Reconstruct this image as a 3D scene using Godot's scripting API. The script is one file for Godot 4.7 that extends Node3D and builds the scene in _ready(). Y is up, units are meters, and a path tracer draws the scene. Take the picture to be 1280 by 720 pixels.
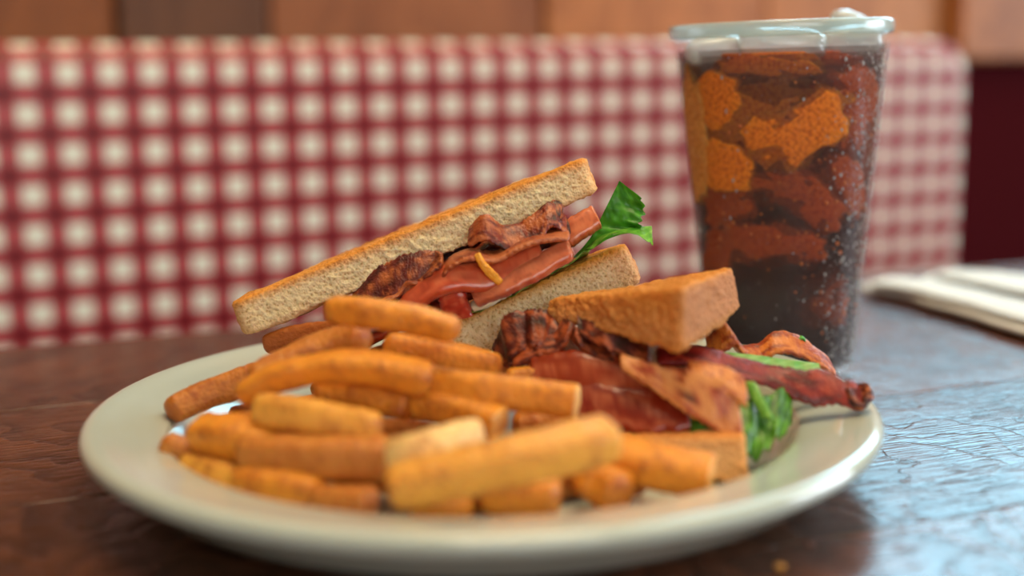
extends Node3D
# Diner table: plate with a halved bacon sandwich and fries, a tumbler of cola, a gingham booth behind.
# World: table top at y = 0, floor at y = -0.75, metres.

var used := {}
var M := {}
var rough := FastNoiseLite.new()
var fine := FastNoiseLite.new()
var rng := RandomNumberGenerator.new()
const FLOOR := -0.75
const TURN := 23.5          # the booth and its wall stand at this angle to the camera
const WALL_AT := Vector3(0, 0, -1.12)

# ---------------------------------------------------------------- naming and placing
func numbered(called: String) -> String:
	var n: int = used.get(called, -1) + 1
	used[called] = n
	return called if n == 0 else "%s_%03d" % [called, n]

func tag(o: Node, label: String, category: String, group := "") -> Node:
	o.set_meta("label", label)
	o.set_meta("category", category)
	if group != "":
		o.set_meta("group", group)
	return o

func thing(called: String, at: Vector3, label: String, category: String, group := "") -> Node3D:
	var o := Node3D.new()
	o.name = numbered(called)
	o.position = at
	add_child(o, true)
	tag(o, label, category, group)
	return o

func obj(called: String, mesh: Mesh, mat: Material, parent: Node = null) -> MeshInstance3D:
	var o := MeshInstance3D.new()
	o.mesh = mesh
	o.material_override = mat
	if parent == null:
		o.name = numbered(called)
		add_child(o, true)
	else:
		o.name = called
		parent.add_child(o, true)
	return o

# a part whose vertices are given in world metres, under a thing that is not turned
func part(called: String, d: Array, mat: Material, parent: Node3D, label := "") -> MeshInstance3D:
	var v: PackedVector3Array = d[0]
	var lo := v[0]
	var hi := v[0]
	for p in v:
		lo = lo.min(p)
		hi = hi.max(p)
	var c := Vector3((lo.x + hi.x) / 2, lo.y, (lo.z + hi.z) / 2)
	for i in v.size():
		v[i] -= c
	var o := obj(called, build([v, d[1], d[2], d[3]]), mat, parent)
	var base := Vector3.ZERO
	var up: Node = parent
	while up is Node3D and up != self:
		base += up.position
		up = up.get_parent()
	o.position = c - base
	if label != "":
		o.set_meta("label", label)
	return o

func structure(o: Node) -> Node:
	o.set_meta("kind", "structure")
	return o

# ---------------------------------------------------------------- mesh data: [vertices, indices, colours, uvs]
func build(d: Array) -> ArrayMesh:
	var v: PackedVector3Array = d[0]
	var ix: PackedInt32Array = d[1]
	var n := PackedVector3Array()
	n.resize(v.size())
	var vol := 0.0
	var mid := Vector3.ZERO
	for p in v:
		mid += p
	mid /= v.size()
	for t in range(0, ix.size(), 3):
		vol += (v[ix[t]] - mid).dot((v[ix[t + 1]] - mid).cross(v[ix[t + 2]] - mid))
	if vol > 0.0:               # clockwise fronts
		for t in range(0, ix.size(), 3):
			var k := ix[t + 1]
			ix[t + 1] = ix[t + 2]
			ix[t + 2] = k
	for t in range(0, ix.size(), 3):
		var c := (v[ix[t + 2]] - v[ix[t]]).cross(v[ix[t + 1]] - v[ix[t]])
		n[ix[t]] += c
		n[ix[t + 1]] += c
		n[ix[t + 2]] += c
	for i in n.size():
		n[i] = n[i].normalized() if n[i].length_squared() > 1e-24 else Vector3.UP
	var a := []
	a.resize(Mesh.ARRAY_MAX)
	a[Mesh.ARRAY_VERTEX] = v
	a[Mesh.ARRAY_NORMAL] = n
	a[Mesh.ARRAY_INDEX] = ix
	if d[2].size() == v.size():
		a[Mesh.ARRAY_COLOR] = d[2]
	if d[3].size() == v.size():
		a[Mesh.ARRAY_TEX_UV] = d[3]
	var m := ArrayMesh.new()
	m.add_surface_from_arrays(Mesh.PRIMITIVE_TRIANGLES, a)
	return m

# rows of equal length joined to a sheet; each row closed to a ring if asked
func sheet(rows: Array, cols: Array, ring: bool) -> Array:
	var v := PackedVector3Array()
	var c := PackedColorArray()
	var ix := PackedInt32Array()
	var m: int = rows[0].size()
	for r in rows.size():
		v.append_array(rows[r])
		if cols.size():
			c.append_array(cols[r])
	for r in rows.size() - 1:
		for k in (m if ring else m - 1):
			var a := r * m + k
			var b := r * m + (k + 1) % m
			ix.append_array(PackedInt32Array([a, b, a + m, b, b + m, a + m]))
	return [v, ix, c, PackedVector2Array()]

func lathe(profile: Array, n: int, at := Vector3.ZERO) -> Array:
	var rows := []
	for p in profile:
		var row := PackedVector3Array()
		for k in n:
			var a := TAU * k / n
			row.append(at + Vector3(p.x * cos(a), p.y, p.x * sin(a)))
		rows.append(row)
	return sheet(rows, [], true)

# a smooth profile from a few points
func smooth2(pts: Array, per: int) -> Array:
	var out := []
	for i in pts.size() - 1:
		var p0: Vector2 = pts[maxi(i - 1, 0)]
		var p3: Vector2 = pts[mini(i + 2, pts.size() - 1)]
		for k in per:
			out.append(pts[i].cubic_interpolate(pts[i + 1], p0, p3, float(k) / per))
	out.append(pts[-1])
	return out

func smooth3(pts: Array, n: int) -> PackedVector3Array:
	var out := PackedVector3Array()
	var last := pts.size() - 1
	for k in n:
		var t := float(k) / (n - 1) * last
		var i := mini(int(t), last - 1)
		out.append(pts[i].cubic_interpolate(pts[i + 1], pts[maxi(i - 1, 0)], pts[mini(i + 2, last)], t - i))
	return out

# chamfered box; texture coordinates in metres on every face
func box(size: Vector3, c: float, at := Vector3.ZERO) -> Array:
	var v := PackedVector3Array()
	var uv := PackedVector2Array()
	var ix := PackedInt32Array()
	var h := size / 2
	var face := func(pts: Array) -> void:
		var nn: Vector3 = (pts[1] - pts[0]).cross(pts[2] - pts[0])
		var mid := Vector3.ZERO
		for p in pts:
			mid += p / pts.size()
		if nn.dot(mid) > 0:
			pts.reverse()
		var an := nn.abs()
		var s := v.size()
		for p in pts:
			v.append(p + at)
			uv.append(Vector2(p.x, p.z) if an.y >= an.x and an.y >= an.z else Vector2(p.x, p.y) if an.z >= an.x else Vector2(p.z, p.y))
		for k in range(1, pts.size() - 1):
			ix.append_array(PackedInt32Array([s, s + k, s + k + 1]))
	for ax in 3:
		var b := (ax + 1) % 3
		var g := (ax + 2) % 3
		for s in [-1.0, 1.0]:
			var q := []
			for e in [[-1, -1], [1, -1], [1, 1], [-1, 1]]:
				var p := Vector3.ZERO
				p[ax] = s * h[ax]
				p[b] = e[0] * (h[b] - c)
				p[g] = e[1] * (h[g] - c)
				q.append(p)
			face.call(q)
			for s2 in [-1.0, 1.0]:
				var q2 := []
				for e in [[0, -1], [0, 1], [1, 1], [1, -1]]:
					var p := Vector3.ZERO
					p[ax] = s * (h[ax] if e[0] == 0 else h[ax] - c)
					p[b] = s2 * (h[b] - c if e[0] == 0 else h[b])
					p[g] = e[1] * (h[g] - c)
					q2.append(p)
				face.call(q2)
	for sx in [-1.0, 1.0]:
		for sy in [-1.0, 1.0]:
			for sz in [-1.0, 1.0]:
				face.call([Vector3(sx * h.x, sy * (h.y - c), sz * (h.z - c)), Vector3(sx * (h.x - c), sy * h.y, sz * (h.z - c)), Vector3(sx * (h.x - c), sy * (h.y - c), sz * h.z)])
	var n := PackedVector3Array()
	return [v, ix, PackedColorArray(), uv]

func box_mesh(size: Vector3, c: float, at := Vector3.ZERO) -> ArrayMesh:
	return build(box(size, c, at))

func join(list: Array) -> Array:
	var v := PackedVector3Array()
	var c := PackedColorArray()
	var ix := PackedInt32Array()
	var uv := PackedVector2Array()
	for d in list:
		var s := v.size()
		v.append_array(d[0])
		c.append_array(d[2])
		uv.append_array(d[3])
		for k in d[1]:
			ix.append(k + s)
	return [v, ix, c, uv]

func lin(r: float, g: float, b: float) -> Color:
	return Color(r / 255.0, g / 255.0, b / 255.0).srgb_to_linear()

# ---------------------------------------------------------------- food shapes
# a fried potato stick along points, squarish in section, blunt ends
func fry(pts: Array, wide: float, tall: float, seed_: int, tone: Color, brown: float, cut_end := 0.0) -> Array:
	var n := 46
	var m := 22
	var path := smooth3(pts, n)
	var rows := []
	var cols := []
	var twist := float(seed_ * 37 % 100) / 100.0 * 0.9 - 0.45
	var length := 0.0
	for i in n - 1:
		length += path[i].distance_to(path[i + 1])
	var at := 0.0
	var o := Vector3(seed_ * 0.37, seed_ * 0.11, 0)
	for i in n:
		var f := (path[mini(i + 1, n - 1)] - path[maxi(i - 1, 0)]).normalized()
		var side := f.cross(Vector3.UP).normalized()
		var up := side.cross(f)
		if i > 0:
			at += path[i].distance_to(path[i - 1])
		var e0 := clampf(at / (wide * 0.34), 0, 1)
		var e1 := clampf((length - at) / (wide * (0.34 if cut_end == 0.0 else 0.16)), 0, 1)
		var s := pow(1.0 - pow(1.0 - e0, 2.2), 0.5) * pow(1.0 - pow(1.0 - e1, 2.2), 0.5)
		var taper := 1.0 - (0.34 if seed_ % 3 == 0 else 0.2) * pow(1.0 - float(i) / n, 2.0) - (0.3 if seed_ % 3 == 1 and cut_end == 0.0 else 0.08) * pow(float(i) / n, 2.0) + 0.10 * rough.get_noise_3d(at * 45, seed_ * 3.1, 2)
		var row := PackedVector3Array()
		var col := PackedColorArray()
		for k in m:
			var a := TAU * k / m + twist
			var cx := cos(a - twist)
			var cy := sin(a - twist)
			var q := pow(pow(absf(cx), 4.4) + pow(absf(cy), 4.4), -1.0 / 4.4)
			var x := cx * q * wide * 0.59
			var y := cy * q * tall * 0.57
			var d := side * (x * cos(twist) - y * sin(twist)) + up * (x * sin(twist) + y * cos(twist))
			var p := path[i] + d * s * taper
			var nz := 0.6 * rough.get_noise_3dv((p + o) * 75.0) + 0.5 * rough.get_noise_3dv((p + o) * 210.0)
			var nf := fine.get_noise_3dv((p + o) * 900.0)
			p += d.normalized() * (nz * 0.0007 + nf * 0.00016) * s
			row.append(p)
			var dark := clampf(brown * 0.8 + 1.1 * nz + 0.65 * nf + 1.3 * (q - 1.05) + 0.55 * pow(1.0 - minf(e0, e1), 1.5) * (0.3 if cut_end > 0.0 and e1 < e0 else 1.0), 0, 1)
			var c := tone.lerp(lin(166, 88, 24), dark)
			if cut_end > 0.0 and e1 < 0.9:
				c = c.lerp(lin(243, 200, 128), cut_end * 0.8)
			col.append(c)
		rows.append(row)
		cols.append(col)
	return sheet(rows, cols, true)

# a slice of bread between two outlines; cut[i] is 1 where the outline was cut open (crumb), 0 where it is crust
func bread(bots: Array, tops: Array, cut: Array, corner: int, o: Dictionary) -> Array:
	var b := []
	var t := []
	var g := []
	var step := 0.0013
	for i in bots.size():
		var j := (i + 1) % bots.size()
		var n := maxi(2, int(bots[i].distance_to(bots[j]) / step))
		for k in n:
			var f := float(k) / n
			b.append(bots[i].lerp(bots[j], f))
			t.append(tops[i].lerp(tops[j], f))
			g.append(float(cut[i]))
	for pass_ in corner:        # round the corners
		var b2 := b.duplicate()
		var t2 := t.duplicate()
		var g2 := g.duplicate()
		for i in b.size():
			var p := (i + b.size() - 1) % b.size()
			var q := (i + 1) % b.size()
			b2[i] = b[i] * 0.5 + (b[p] + b[q]) * 0.25
			t2[i] = t[i] * 0.5 + (t[p] + t[q]) * 0.25
			g2[i] = g[i] * 0.8 + (g[p] + g[q]) * 0.1
		b = b2
		t = t2
		g = g2
	var cb := Vector3.ZERO
	var ct := Vector3.ZERO
	for i in b.size():
		cb += b[i] / b.size()
		ct += t[i] / t.size()
	var axis := (ct - cb).normalized()
	var rings := [[0.0, 0.0], [0.25, 0.0], [0.5, 0.0], [0.7, 0.0], [0.84, 0.0], [0.92, 0.0], [0.965, 0.005], [0.99, 0.035], [1.0, 0.09]]
	for k in 9:
		rings.append([1.0, 0.17 + 0.66 * k / 8.0])
	rings += [[1.0, 0.91], [0.99, 0.965], [0.965, 0.995], [0.92, 1.0], [0.84, 1.0], [0.7, 1.0], [0.5, 1.0], [0.25, 1.0], [0.0, 1.0]]
	var crumb: Color = o.crumb
	var crust: Color = o.crust
	var toast: Color = o.toast
	var rows := []
	var cols := []
	var sag: float = o.get("sag", 0.0)
	var jag: float = o.get("jag", 0.0)
	var coarse: float = o.get("coarse", 1.0)
	for pass_ in o.get("soft", 24):
		var g2 := g.duplicate()
		for i in g.size():
			g2[i] = g[i] * 0.5 + (g[i - 1] + g[(i + 1) % g.size()]) * 0.25
		g = g2
	for r in rings.size():
		var row := PackedVector3Array()
		var col := PackedColorArray()
		var s: float = rings[r][0]
		var h: float = rings[r][1]
		for i in b.size():
			var pb: Vector3 = cb.lerp(b[i], s)
			var pt: Vector3 = ct.lerp(t[i], s)
			var p := pb.lerp(pt, h)
			var out: Vector3 = b[i] - cb
			out = (out - axis * out.dot(axis)).normalized()
			var on_side := 4.0 * h * (1.0 - h) if s > 0.99 else 0.0
			var nrm: Vector3 = (out * clampf(on_side * 2.0, 0, 1) + axis * (2.0 * h - 1.0)).normalized()
			var big := rough.get_noise_3dv(p * 70.0)
			var mid := rough.get_noise_3dv(p * 300.0)
			var sm := fine.get_noise_3dv(p * 1100.0)
			var rag: float = lerpf(0.35, 1.0, g[i]) if on_side > 0 else 0.7
			p -= axis * jag * (0.5 + 1.2 * rough.get_noise_3dv(p * 160.0)) * (1.0 - smoothstep(0.0, 0.4, h)) * (1.0 if s > 0.9 else 0.0)
			p += nrm * coarse * (big * 0.0009 + (mid * 0.0011 + sm * 0.0006) * rag) * (1.0 if s > 0.1 else 0.0)
			p -= axis * sag * big
			row.append(p)
			var c: Color = crust.lerp(crumb, clampf(g[i] * 1.05, 0, 1))
			if o.has("low"):
				c = c.lerp(o.low, clampf((1.0 - h) * 0.9 + 0.3 * big, 0, 1) * g[i])
			var face := 0.0 if s > 0.985 else 1.0
			var edge: float = clampf(absf(2.0 * h - 1.0) * 1.25 - o.get("edge", 0.78) + 0.25 * mid + 0.2 * big, 0, 1) * 1.6
			if h < 0.5 and o.get("plain_bottom", false):
				edge *= 0.25
				face *= 0.3
			c = c.lerp(toast, clampf(maxf(face, edge), 0, 1))
			c = c.lerp(o.burn, clampf(0.45 * big + 0.5 * mid + 0.35 * sm - 0.12, 0, 0.75) * lerpf(0.75, 1.0, maxf(face, edge)) * lerpf(1.0, 0.1, g[i] * (1.0 - face)))
			c = c * (1.0 + 0.15 * sm)
			c.a = 1.0
			col.append(c)
		rows.append(row)
		cols.append(col)
	return sheet(rows, cols, true)

# a strip of meat or vegetable: centre line, half-width vectors, thickness
func strip(pts: Array, halves: Array, thick: float, o := {}) -> Array:
	var n: int = o.get("n", 60)
	var path := smooth3(pts, n)
	var half := smooth3(halves, n)
	var m := 26
	var rows := []
	var cols := []
	var sd: float = o.get("seed", 1.0)
	var wave: float = o.get("wave", 0.0)
	var waves: float = o.get("waves", 1.6)
	var lean: Color = o.get("lean", lin(112, 30, 20))
	var fat: Color = o.get("fat", lin(188, 104, 58))
	var dark: Color = o.get("dark", lin(48, 14, 12))
	var fatness: float = o.get("fatness", 0.0)
	var bump: float = o.get("bump", 0.0004)
	var rim: float = o.get("rim", 0.0)
	for i in n:
		var f := float(i) / (n - 1)
		var dir := (path[mini(i + 1, n - 1)] - path[maxi(i - 1, 0)]).normalized()
		var w := half[i]
		var up := w.cross(dir).normalized()
		var e := minf(f, 1.0 - f) * (n - 1) / 3.0
		var s := pow(1.0 - pow(1.0 - clampf(e, 0, 1), 2.0), 0.5)
		var row := PackedVector3Array()
		var col := PackedColorArray()
		for k in m:
			var a := TAU * k / m
			var cx := signf(cos(a)) * pow(absf(cos(a)), 0.7)
			var cy := signf(sin(a)) * pow(absf(sin(a)), 0.7)
			var ragged := 1.0 + 0.16 * rough.get_noise_2d(f * 26.0 * o.get("rag", 1.0) + sd * 9.0, 30.0 * signf(cx)) * absf(cx)
			var p := path[i] + w * cx * lerpf(0.6, 1.0, s) * ragged + up * cy * thick / 2 * lerpf(0.3, 1.0, s)
			var ph := f * waves * TAU + sd * 2.0
			p += up * wave * (sin(ph + cx * 1.2) + 0.35 * sin(ph * 2.3 + cx * 2.0 + sd))
			var nz := rough.get_noise_3dv(p * 170.0 + Vector3(sd, 0, 0))
			var nf := fine.get_noise_3dv(p * 800.0)
			p += up * (nz * bump + nf * bump * 0.35) * (1.0 if cy >= 0 else -1.0)
			row.append(p)
			var streak := rough.get_noise_2d(cx * 1.9 + sd * 17.0 + 0.5 * nz, f * 3.5) * 1.5 + 0.15 * nz + fatness + 0.3 * nf
			var c := lean
			if streak > 0.0:
				c = lean.lerp(fat, clampf(streak * 1.8, 0, 1))
			else:
				c = lean.lerp(dark, clampf(-streak * 1.5, 0, 1))
			if rim > 0.0:
				c = c.lerp(o.rim_color, rim * smoothstep(0.72, 0.97, absf(cx)))
			col.append(c)
		rows.append(row)
		cols.append(col)
	return sheet(rows, cols, true)

# a thin leaf between two edges, ruffled towards the second
func leaf(edge0: Array, edge1: Array, ruffle: float, freq: float, sd: float, pale: Color, deep: Color, lift := Vector3(0, 0.3, 1)) -> Array:
	var n := 54
	var m := 26
	var a := smooth3(edge0, n)
	var b := smooth3(edge1, n)
	var top := []
	var tc := []
	var bot := []
	var l := lift.normalized()
	for i in n:
		var f := float(i) / (n - 1)
		var row := PackedVector3Array()
		var low := PackedVector3Array()
		var col := PackedColorArray()
		for k in m:
			var s := float(k) / (m - 1)
			var p := a[i].lerp(b[i], s)
			var r := sin(f * freq * TAU + sd + s * 2.0) + 0.6 * sin(f * freq * 2.3 * TAU + sd * 3.0)
			p += l * ruffle * r * (0.25 + 0.75 * s * s)
			p += (b[i] - a[i]) * 0.05 * s * sin(f * freq * 3.1 * TAU + sd)
			p += l * 0.0005 * rough.get_noise_3dv(p * 260.0)
			row.append(p)
			low.append(p - l * 0.0006)
			var vein := pow(absf(sin((f * 3.0 + s * 1.2) * PI * 2.0 + 0.8 * rough.get_noise_3dv(p * 90.0))), 6.0)
			var c := deep.lerp(pale, clampf(0.25 + 0.7 * rough.get_noise_3dv(p * 130.0) + 0.35 * vein + 0.25 * s, 0, 1))
			col.append(c)
		top.append(row)
		bot.append(low)
		tc.append(col)
	var rows := []
	var cols := []
	for i in n:
		var r: PackedVector3Array = top[i]
		var q: PackedVector3Array = bot[i].duplicate()
		q.reverse()
		r.append_array(q)
		rows.append(r)
		var c: PackedColorArray = tc[i]
		var cq: PackedColorArray = tc[i].duplicate()
		cq.reverse()
		c.append_array(cq)
		cols.append(c)
	return sheet(rows, cols, true)

# a lump of ice: rounded block, a little melted
func lump(size: Vector3, sd: float, square := 3.2, bump := 0.06) -> Array:
	var rows := []
	for i in 25:
		var row := PackedVector3Array()
		var th := PI * i / 24.0
		for k in 36:
			var ph := TAU * k / 36.0
			var d := Vector3(sin(th) * cos(ph), cos(th), sin(th) * sin(ph))
			var q := pow(pow(absf(d.x), square) + pow(absf(d.y), square) + pow(absf(d.z), square), -1.0 / square)
			q *= 1.0 + bump * rough.get_noise_3dv(d * 1.7 + Vector3(sd * 5.0, 0, 0)) + 0.3 * bump * fine.get_noise_3dv(d * 9.0 + Vector3(sd, 0, 0))
			row.append(d * q * size / 2)
		rows.append(row)
	return sheet(rows, [], true)

# ---------------------------------------------------------------- materials
func noise_tex(type: int, freq: float, octaves: int, size: int, sd: int, ramp: Array = [], ret := -1) -> NoiseTexture2D:
	var n := FastNoiseLite.new()
	n.noise_type = type
	n.frequency = freq
	n.seed = sd
	n.fractal_type = FastNoiseLite.FRACTAL_FBM if octaves > 1 else FastNoiseLite.FRACTAL_NONE
	n.fractal_octaves = octaves
	if ret >= 0:
		n.cellular_return_type = ret
	var t := NoiseTexture2D.new()
	t.width = size
	t.height = size
	t.seamless = true
	t.noise = n
	if ramp.size():
		var g := Gradient.new()
		g.offsets = PackedFloat32Array(ramp[0])
		g.colors = PackedColorArray(ramp[1])
		t.color_ramp = g
	return t

func mat(c: Color, roughness: float, vertex := false) -> StandardMaterial3D:
	var m := StandardMaterial3D.new()
	m.albedo_color = c
	m.roughness = roughness
	m.vertex_color_use_as_albedo = vertex
	return m

func rgb8(r: int, g: int, b: int) -> Color:
	return Color8(r, g, b)

# wood grain computed pixel by pixel: colour picture and relief picture
func wood(w: int, h: int, sd: int, dark: Color, light: Color, rings: float, pores: float) -> Array:
	var n := FastNoiseLite.new()
	n.seed = sd
	n.frequency = 1.0
	n.noise_type = FastNoiseLite.TYPE_SIMPLEX_SMOOTH
	var a := PackedByteArray()
	var b := PackedByteArray()
	a.resize(w * h * 3)
	b.resize(w * h)
	for y in h:
		var v := float(y) / h
		for x in w:
			var u := float(x) / w
			var bend := n.get_noise_2d(u * 2.3, v * 2.2) * 1.1 + n.get_noise_2d(u * 7.0, v * 5.0 + 40.0) * 0.18
			var ring := fposmod((v * 1.3 + bend * 0.55) * rings, 1.0)
			ring = pow(ring, 1.6)
			var fibre := n.get_noise_2d(u * 14.0, v * 260.0)
			var pore := smoothstep(0.25, 0.62, n.get_noise_2d(u * 22.0 + 9.0, v * 420.0)) * pores
			var blot := n.get_noise_2d(u * 3.0 + 70.0, v * 3.0)
			var t := clampf(0.45 + 0.34 * (0.5 - ring) + 0.24 * fibre + 0.3 * blot - 0.4 * pore, 0, 1)
			var c := dark.lerp(light, t)
			var i := (y * w + x)
			a[i * 3] = int(c.r * 255)
			a[i * 3 + 1] = int(c.g * 255)
			a[i * 3 + 2] = int(c.b * 255)
			b[i] = int(clampf(0.62 - 0.34 * ring + 0.16 * fibre - 0.5 * pore, 0, 1) * 255)
	return [ImageTexture.create_from_image(Image.create_from_data(w, h, false, Image.FORMAT_RGB8, a)), ImageTexture.create_from_image(Image.create_from_data(w, h, false, Image.FORMAT_L8, b))]

func wood_mat(tex: Array, scale: Vector2, offset: Vector2, tint: Color, roughness: float, relief: float) -> StandardMaterial3D:
	var m := mat(tint, roughness)
	m.albedo_texture = tex[0]
	m.uv1_scale = Vector3(scale.x, scale.y, 1)
	m.uv1_offset = Vector3(offset.x, offset.y, 0)
	m.heightmap_enabled = true
	m.heightmap_texture = tex[1]
	m.heightmap_scale = relief
	return m

func make_materials() -> void:
	var pore := noise_tex(FastNoiseLite.TYPE_CELLULAR, 0.035, 2, 512, 5, [], FastNoiseLite.RETURN_DISTANCE)
	var pore_c := noise_tex(FastNoiseLite.TYPE_CELLULAR, 0.035, 2, 512, 5, [[0.0, 0.35, 0.8], [Color(0.74, 0.62, 0.46), Color(0.98, 0.97, 0.94), Color(1, 1, 1)]], FastNoiseLite.RETURN_DISTANCE)
	var m := mat(Color.WHITE, 0.85, true)
	m.uv1_triplanar = true
	m.uv1_scale = Vector3.ONE / 0.034
	m.albedo_texture = pore_c
	m.heightmap_enabled = true
	m.heightmap_texture = pore
	m.heightmap_scale = 0.11
	m.subsurf_scatter_enabled = true
	m.subsurf_scatter_strength = 0.12
	M.bread = m
	m = mat(Color.WHITE, 0.5, true)
	m.uv1_triplanar = true
	m.uv1_scale = Vector3.ONE / 0.03
	m.heightmap_enabled = true
	m.heightmap_texture = noise_tex(FastNoiseLite.TYPE_SIMPLEX_SMOOTH, 0.03, 4, 512, 8)
	m.heightmap_scale = 0.05
	m.subsurf_scatter_enabled = true
	m.subsurf_scatter_strength = 0.2
	M.fry = m
	m = mat(Color.WHITE, 0.38, true)
	m.uv1_triplanar = true
	m.uv1_scale = Vector3.ONE / 0.02
	m.heightmap_enabled = true
	m.heightmap_texture = M.fry.heightmap_texture
	m.heightmap_scale = 0.05
	m.clearcoat_enabled = true
	m.clearcoat = 0.22
	m.clearcoat_roughness = 0.25
	M.bacon = m
	m = mat(Color.WHITE, 0.28, true)
	m.subsurf_scatter_enabled = true
	m.subsurf_scatter_strength = 0.25
	m.clearcoat_enabled = true
	m.clearcoat = 0.4
	m.clearcoat_roughness = 0.15
	M.tomato = m
	m = mat(Color.WHITE, 0.4, true)
	m.backlight_enabled = true
	m.backlight = Color(0.5, 0.6, 0.2)
	M.lettuce = m
	M.cheese = mat(rgb8(240, 160, 40), 0.4)
	M.sauce = mat(rgb8(226, 216, 186), 0.3)
	m = mat(rgb8(196, 208, 197), 0.12)
	m.clearcoat_enabled = true
	m.clearcoat = 0.6
	m.clearcoat_roughness = 0.06
	M.china = m
	m = mat(rgb8(222, 224, 220), 0.9)
	M.paper = m

func gingham() -> Image:
	var n := 128
	var im := Image.create(n, n, false, Image.FORMAT_RGB8)
	var weave := FastNoiseLite.new()
	weave.frequency = 0.4
	for y in n:
		for x in n:
			var a := x < n / 2
			var b := y < n / 2
			var c := rgb8(236, 238, 222)
			if a and b:
				c = rgb8(116, 6, 22)
			elif a or b:
				c = rgb8(176, 74, 78)
			im.set_pixel(x, y, c * (1.0 + 0.03 * weave.get_noise_2d(x, y)))
	return im

# ---------------------------------------------------------------- the scene
func _ready() -> void:
	rng.seed = 7
	rough.seed = 3
	rough.frequency = 1.0
	rough.noise_type = FastNoiseLite.TYPE_SIMPLEX_SMOOTH
	fine.seed = 11
	fine.frequency = 1.0
	fine.noise_type = FastNoiseLite.TYPE_SIMPLEX_SMOOTH
	view_and_light()
	make_materials()
	room()
	booth()
	table()
	napkins()
	plate()
	sandwich_behind()
	sandwich_front()
	fries()
	drink()
	crumbs()

func view_and_light() -> void:
	var cam := Camera3D.new()
	cam.name = "camera"
	cam.position = Vector3(0, 0.141, 0)
	cam.basis = Basis(Vector3(1, 0, 0), deg_to_rad(-9.95)) * Basis(Vector3(0, 0, 1), deg_to_rad(-0.57))
	cam.near = 0.02
	cam.far = 30.0
	var lens := CameraAttributesPhysical.new()
	lens.frustum_focal_length = 53.333
	lens.frustum_focus_distance = 0.482
	lens.exposure_aperture = 3.75
	lens.frustum_near = 0.02
	lens.frustum_far = 30.0
	cam.attributes = lens
	cam.fov = 25.36
	add_child(cam)
	var e := Environment.new()
	e.background_mode = Environment.BG_SKY
	var sky := Sky.new()
	var sm := ProceduralSkyMaterial.new()
	sm.sky_top_color = Color(0.55, 0.75, 0.95)
	sm.sky_horizon_color = Color(0.85, 0.93, 1.0)
	sm.ground_bottom_color = Color(0.3, 0.3, 0.3)
	sm.ground_horizon_color = Color(0.6, 0.62, 0.65)
	sm.sky_energy_multiplier = 1.6
	sky.sky_material = sm
	e.sky = sky
	e.tonemap_mode = Environment.TONE_MAPPER_LINEAR
	e.tonemap_exposure = 1.0
	e.sdfgi_enabled = true
	e.ssao_enabled = true
	e.ssil_enabled = true
	var w := WorldEnvironment.new()
	w.name = "surroundings"
	w.environment = e
	add_child(w)
	# daylight that comes in through the two windows
	var wall := Transform3D(Basis(Vector3.UP, deg_to_rad(TURN)), WALL_AT)
	daylight("daylight_back", wall * Transform3D(Basis(Vector3.UP, PI), Vector3(0.95, 0.80, -0.22)), Vector2(1.2, 0.78), 2.7, Color(0.68, 0.92, 1.0))
	daylight("daylight_side", wall * Transform3D(Basis(Vector3.UP, PI / 2), Vector3(2.44, 0.6, 1.3)), Vector2(1.4, 1.0), 5.0, Color(0.93, 0.97, 1.0))
	daylight("daylight_front", wall * Transform3D(Basis(), Vector3(-0.7, 0.75, 2.70)), Vector2(1.5, 0.9), 1.5, Color(1.0, 0.93, 0.8))

func daylight(called: String, where: Transform3D, size: Vector2, energy: float, c: Color) -> void:
	var l := AreaLight3D.new()
	l.name = called
	l.transform = where
	l.area_size = size
	l.light_color = c
	l.light_energy = energy
	l.area_range = 12.0
	l.area_attenuation = 2.0
	l.shadow_enabled = true
	add_child(l)

# a piece of wall in the frame of the booth: centre, size
func slab_in(parent: Node3D, called: String, at: Vector3, size: Vector3, m: Material, c := 0.002) -> MeshInstance3D:
	var o := obj(called, box_mesh(size, c), m, parent)
	o.position = at
	return o

func frame_node(called: String) -> Node3D:
	var o := Node3D.new()
	o.name = numbered(called)
	o.position = WALL_AT
	o.rotation.y = deg_to_rad(TURN)
	add_child(o, true)
	structure(o)
	return o

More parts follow.
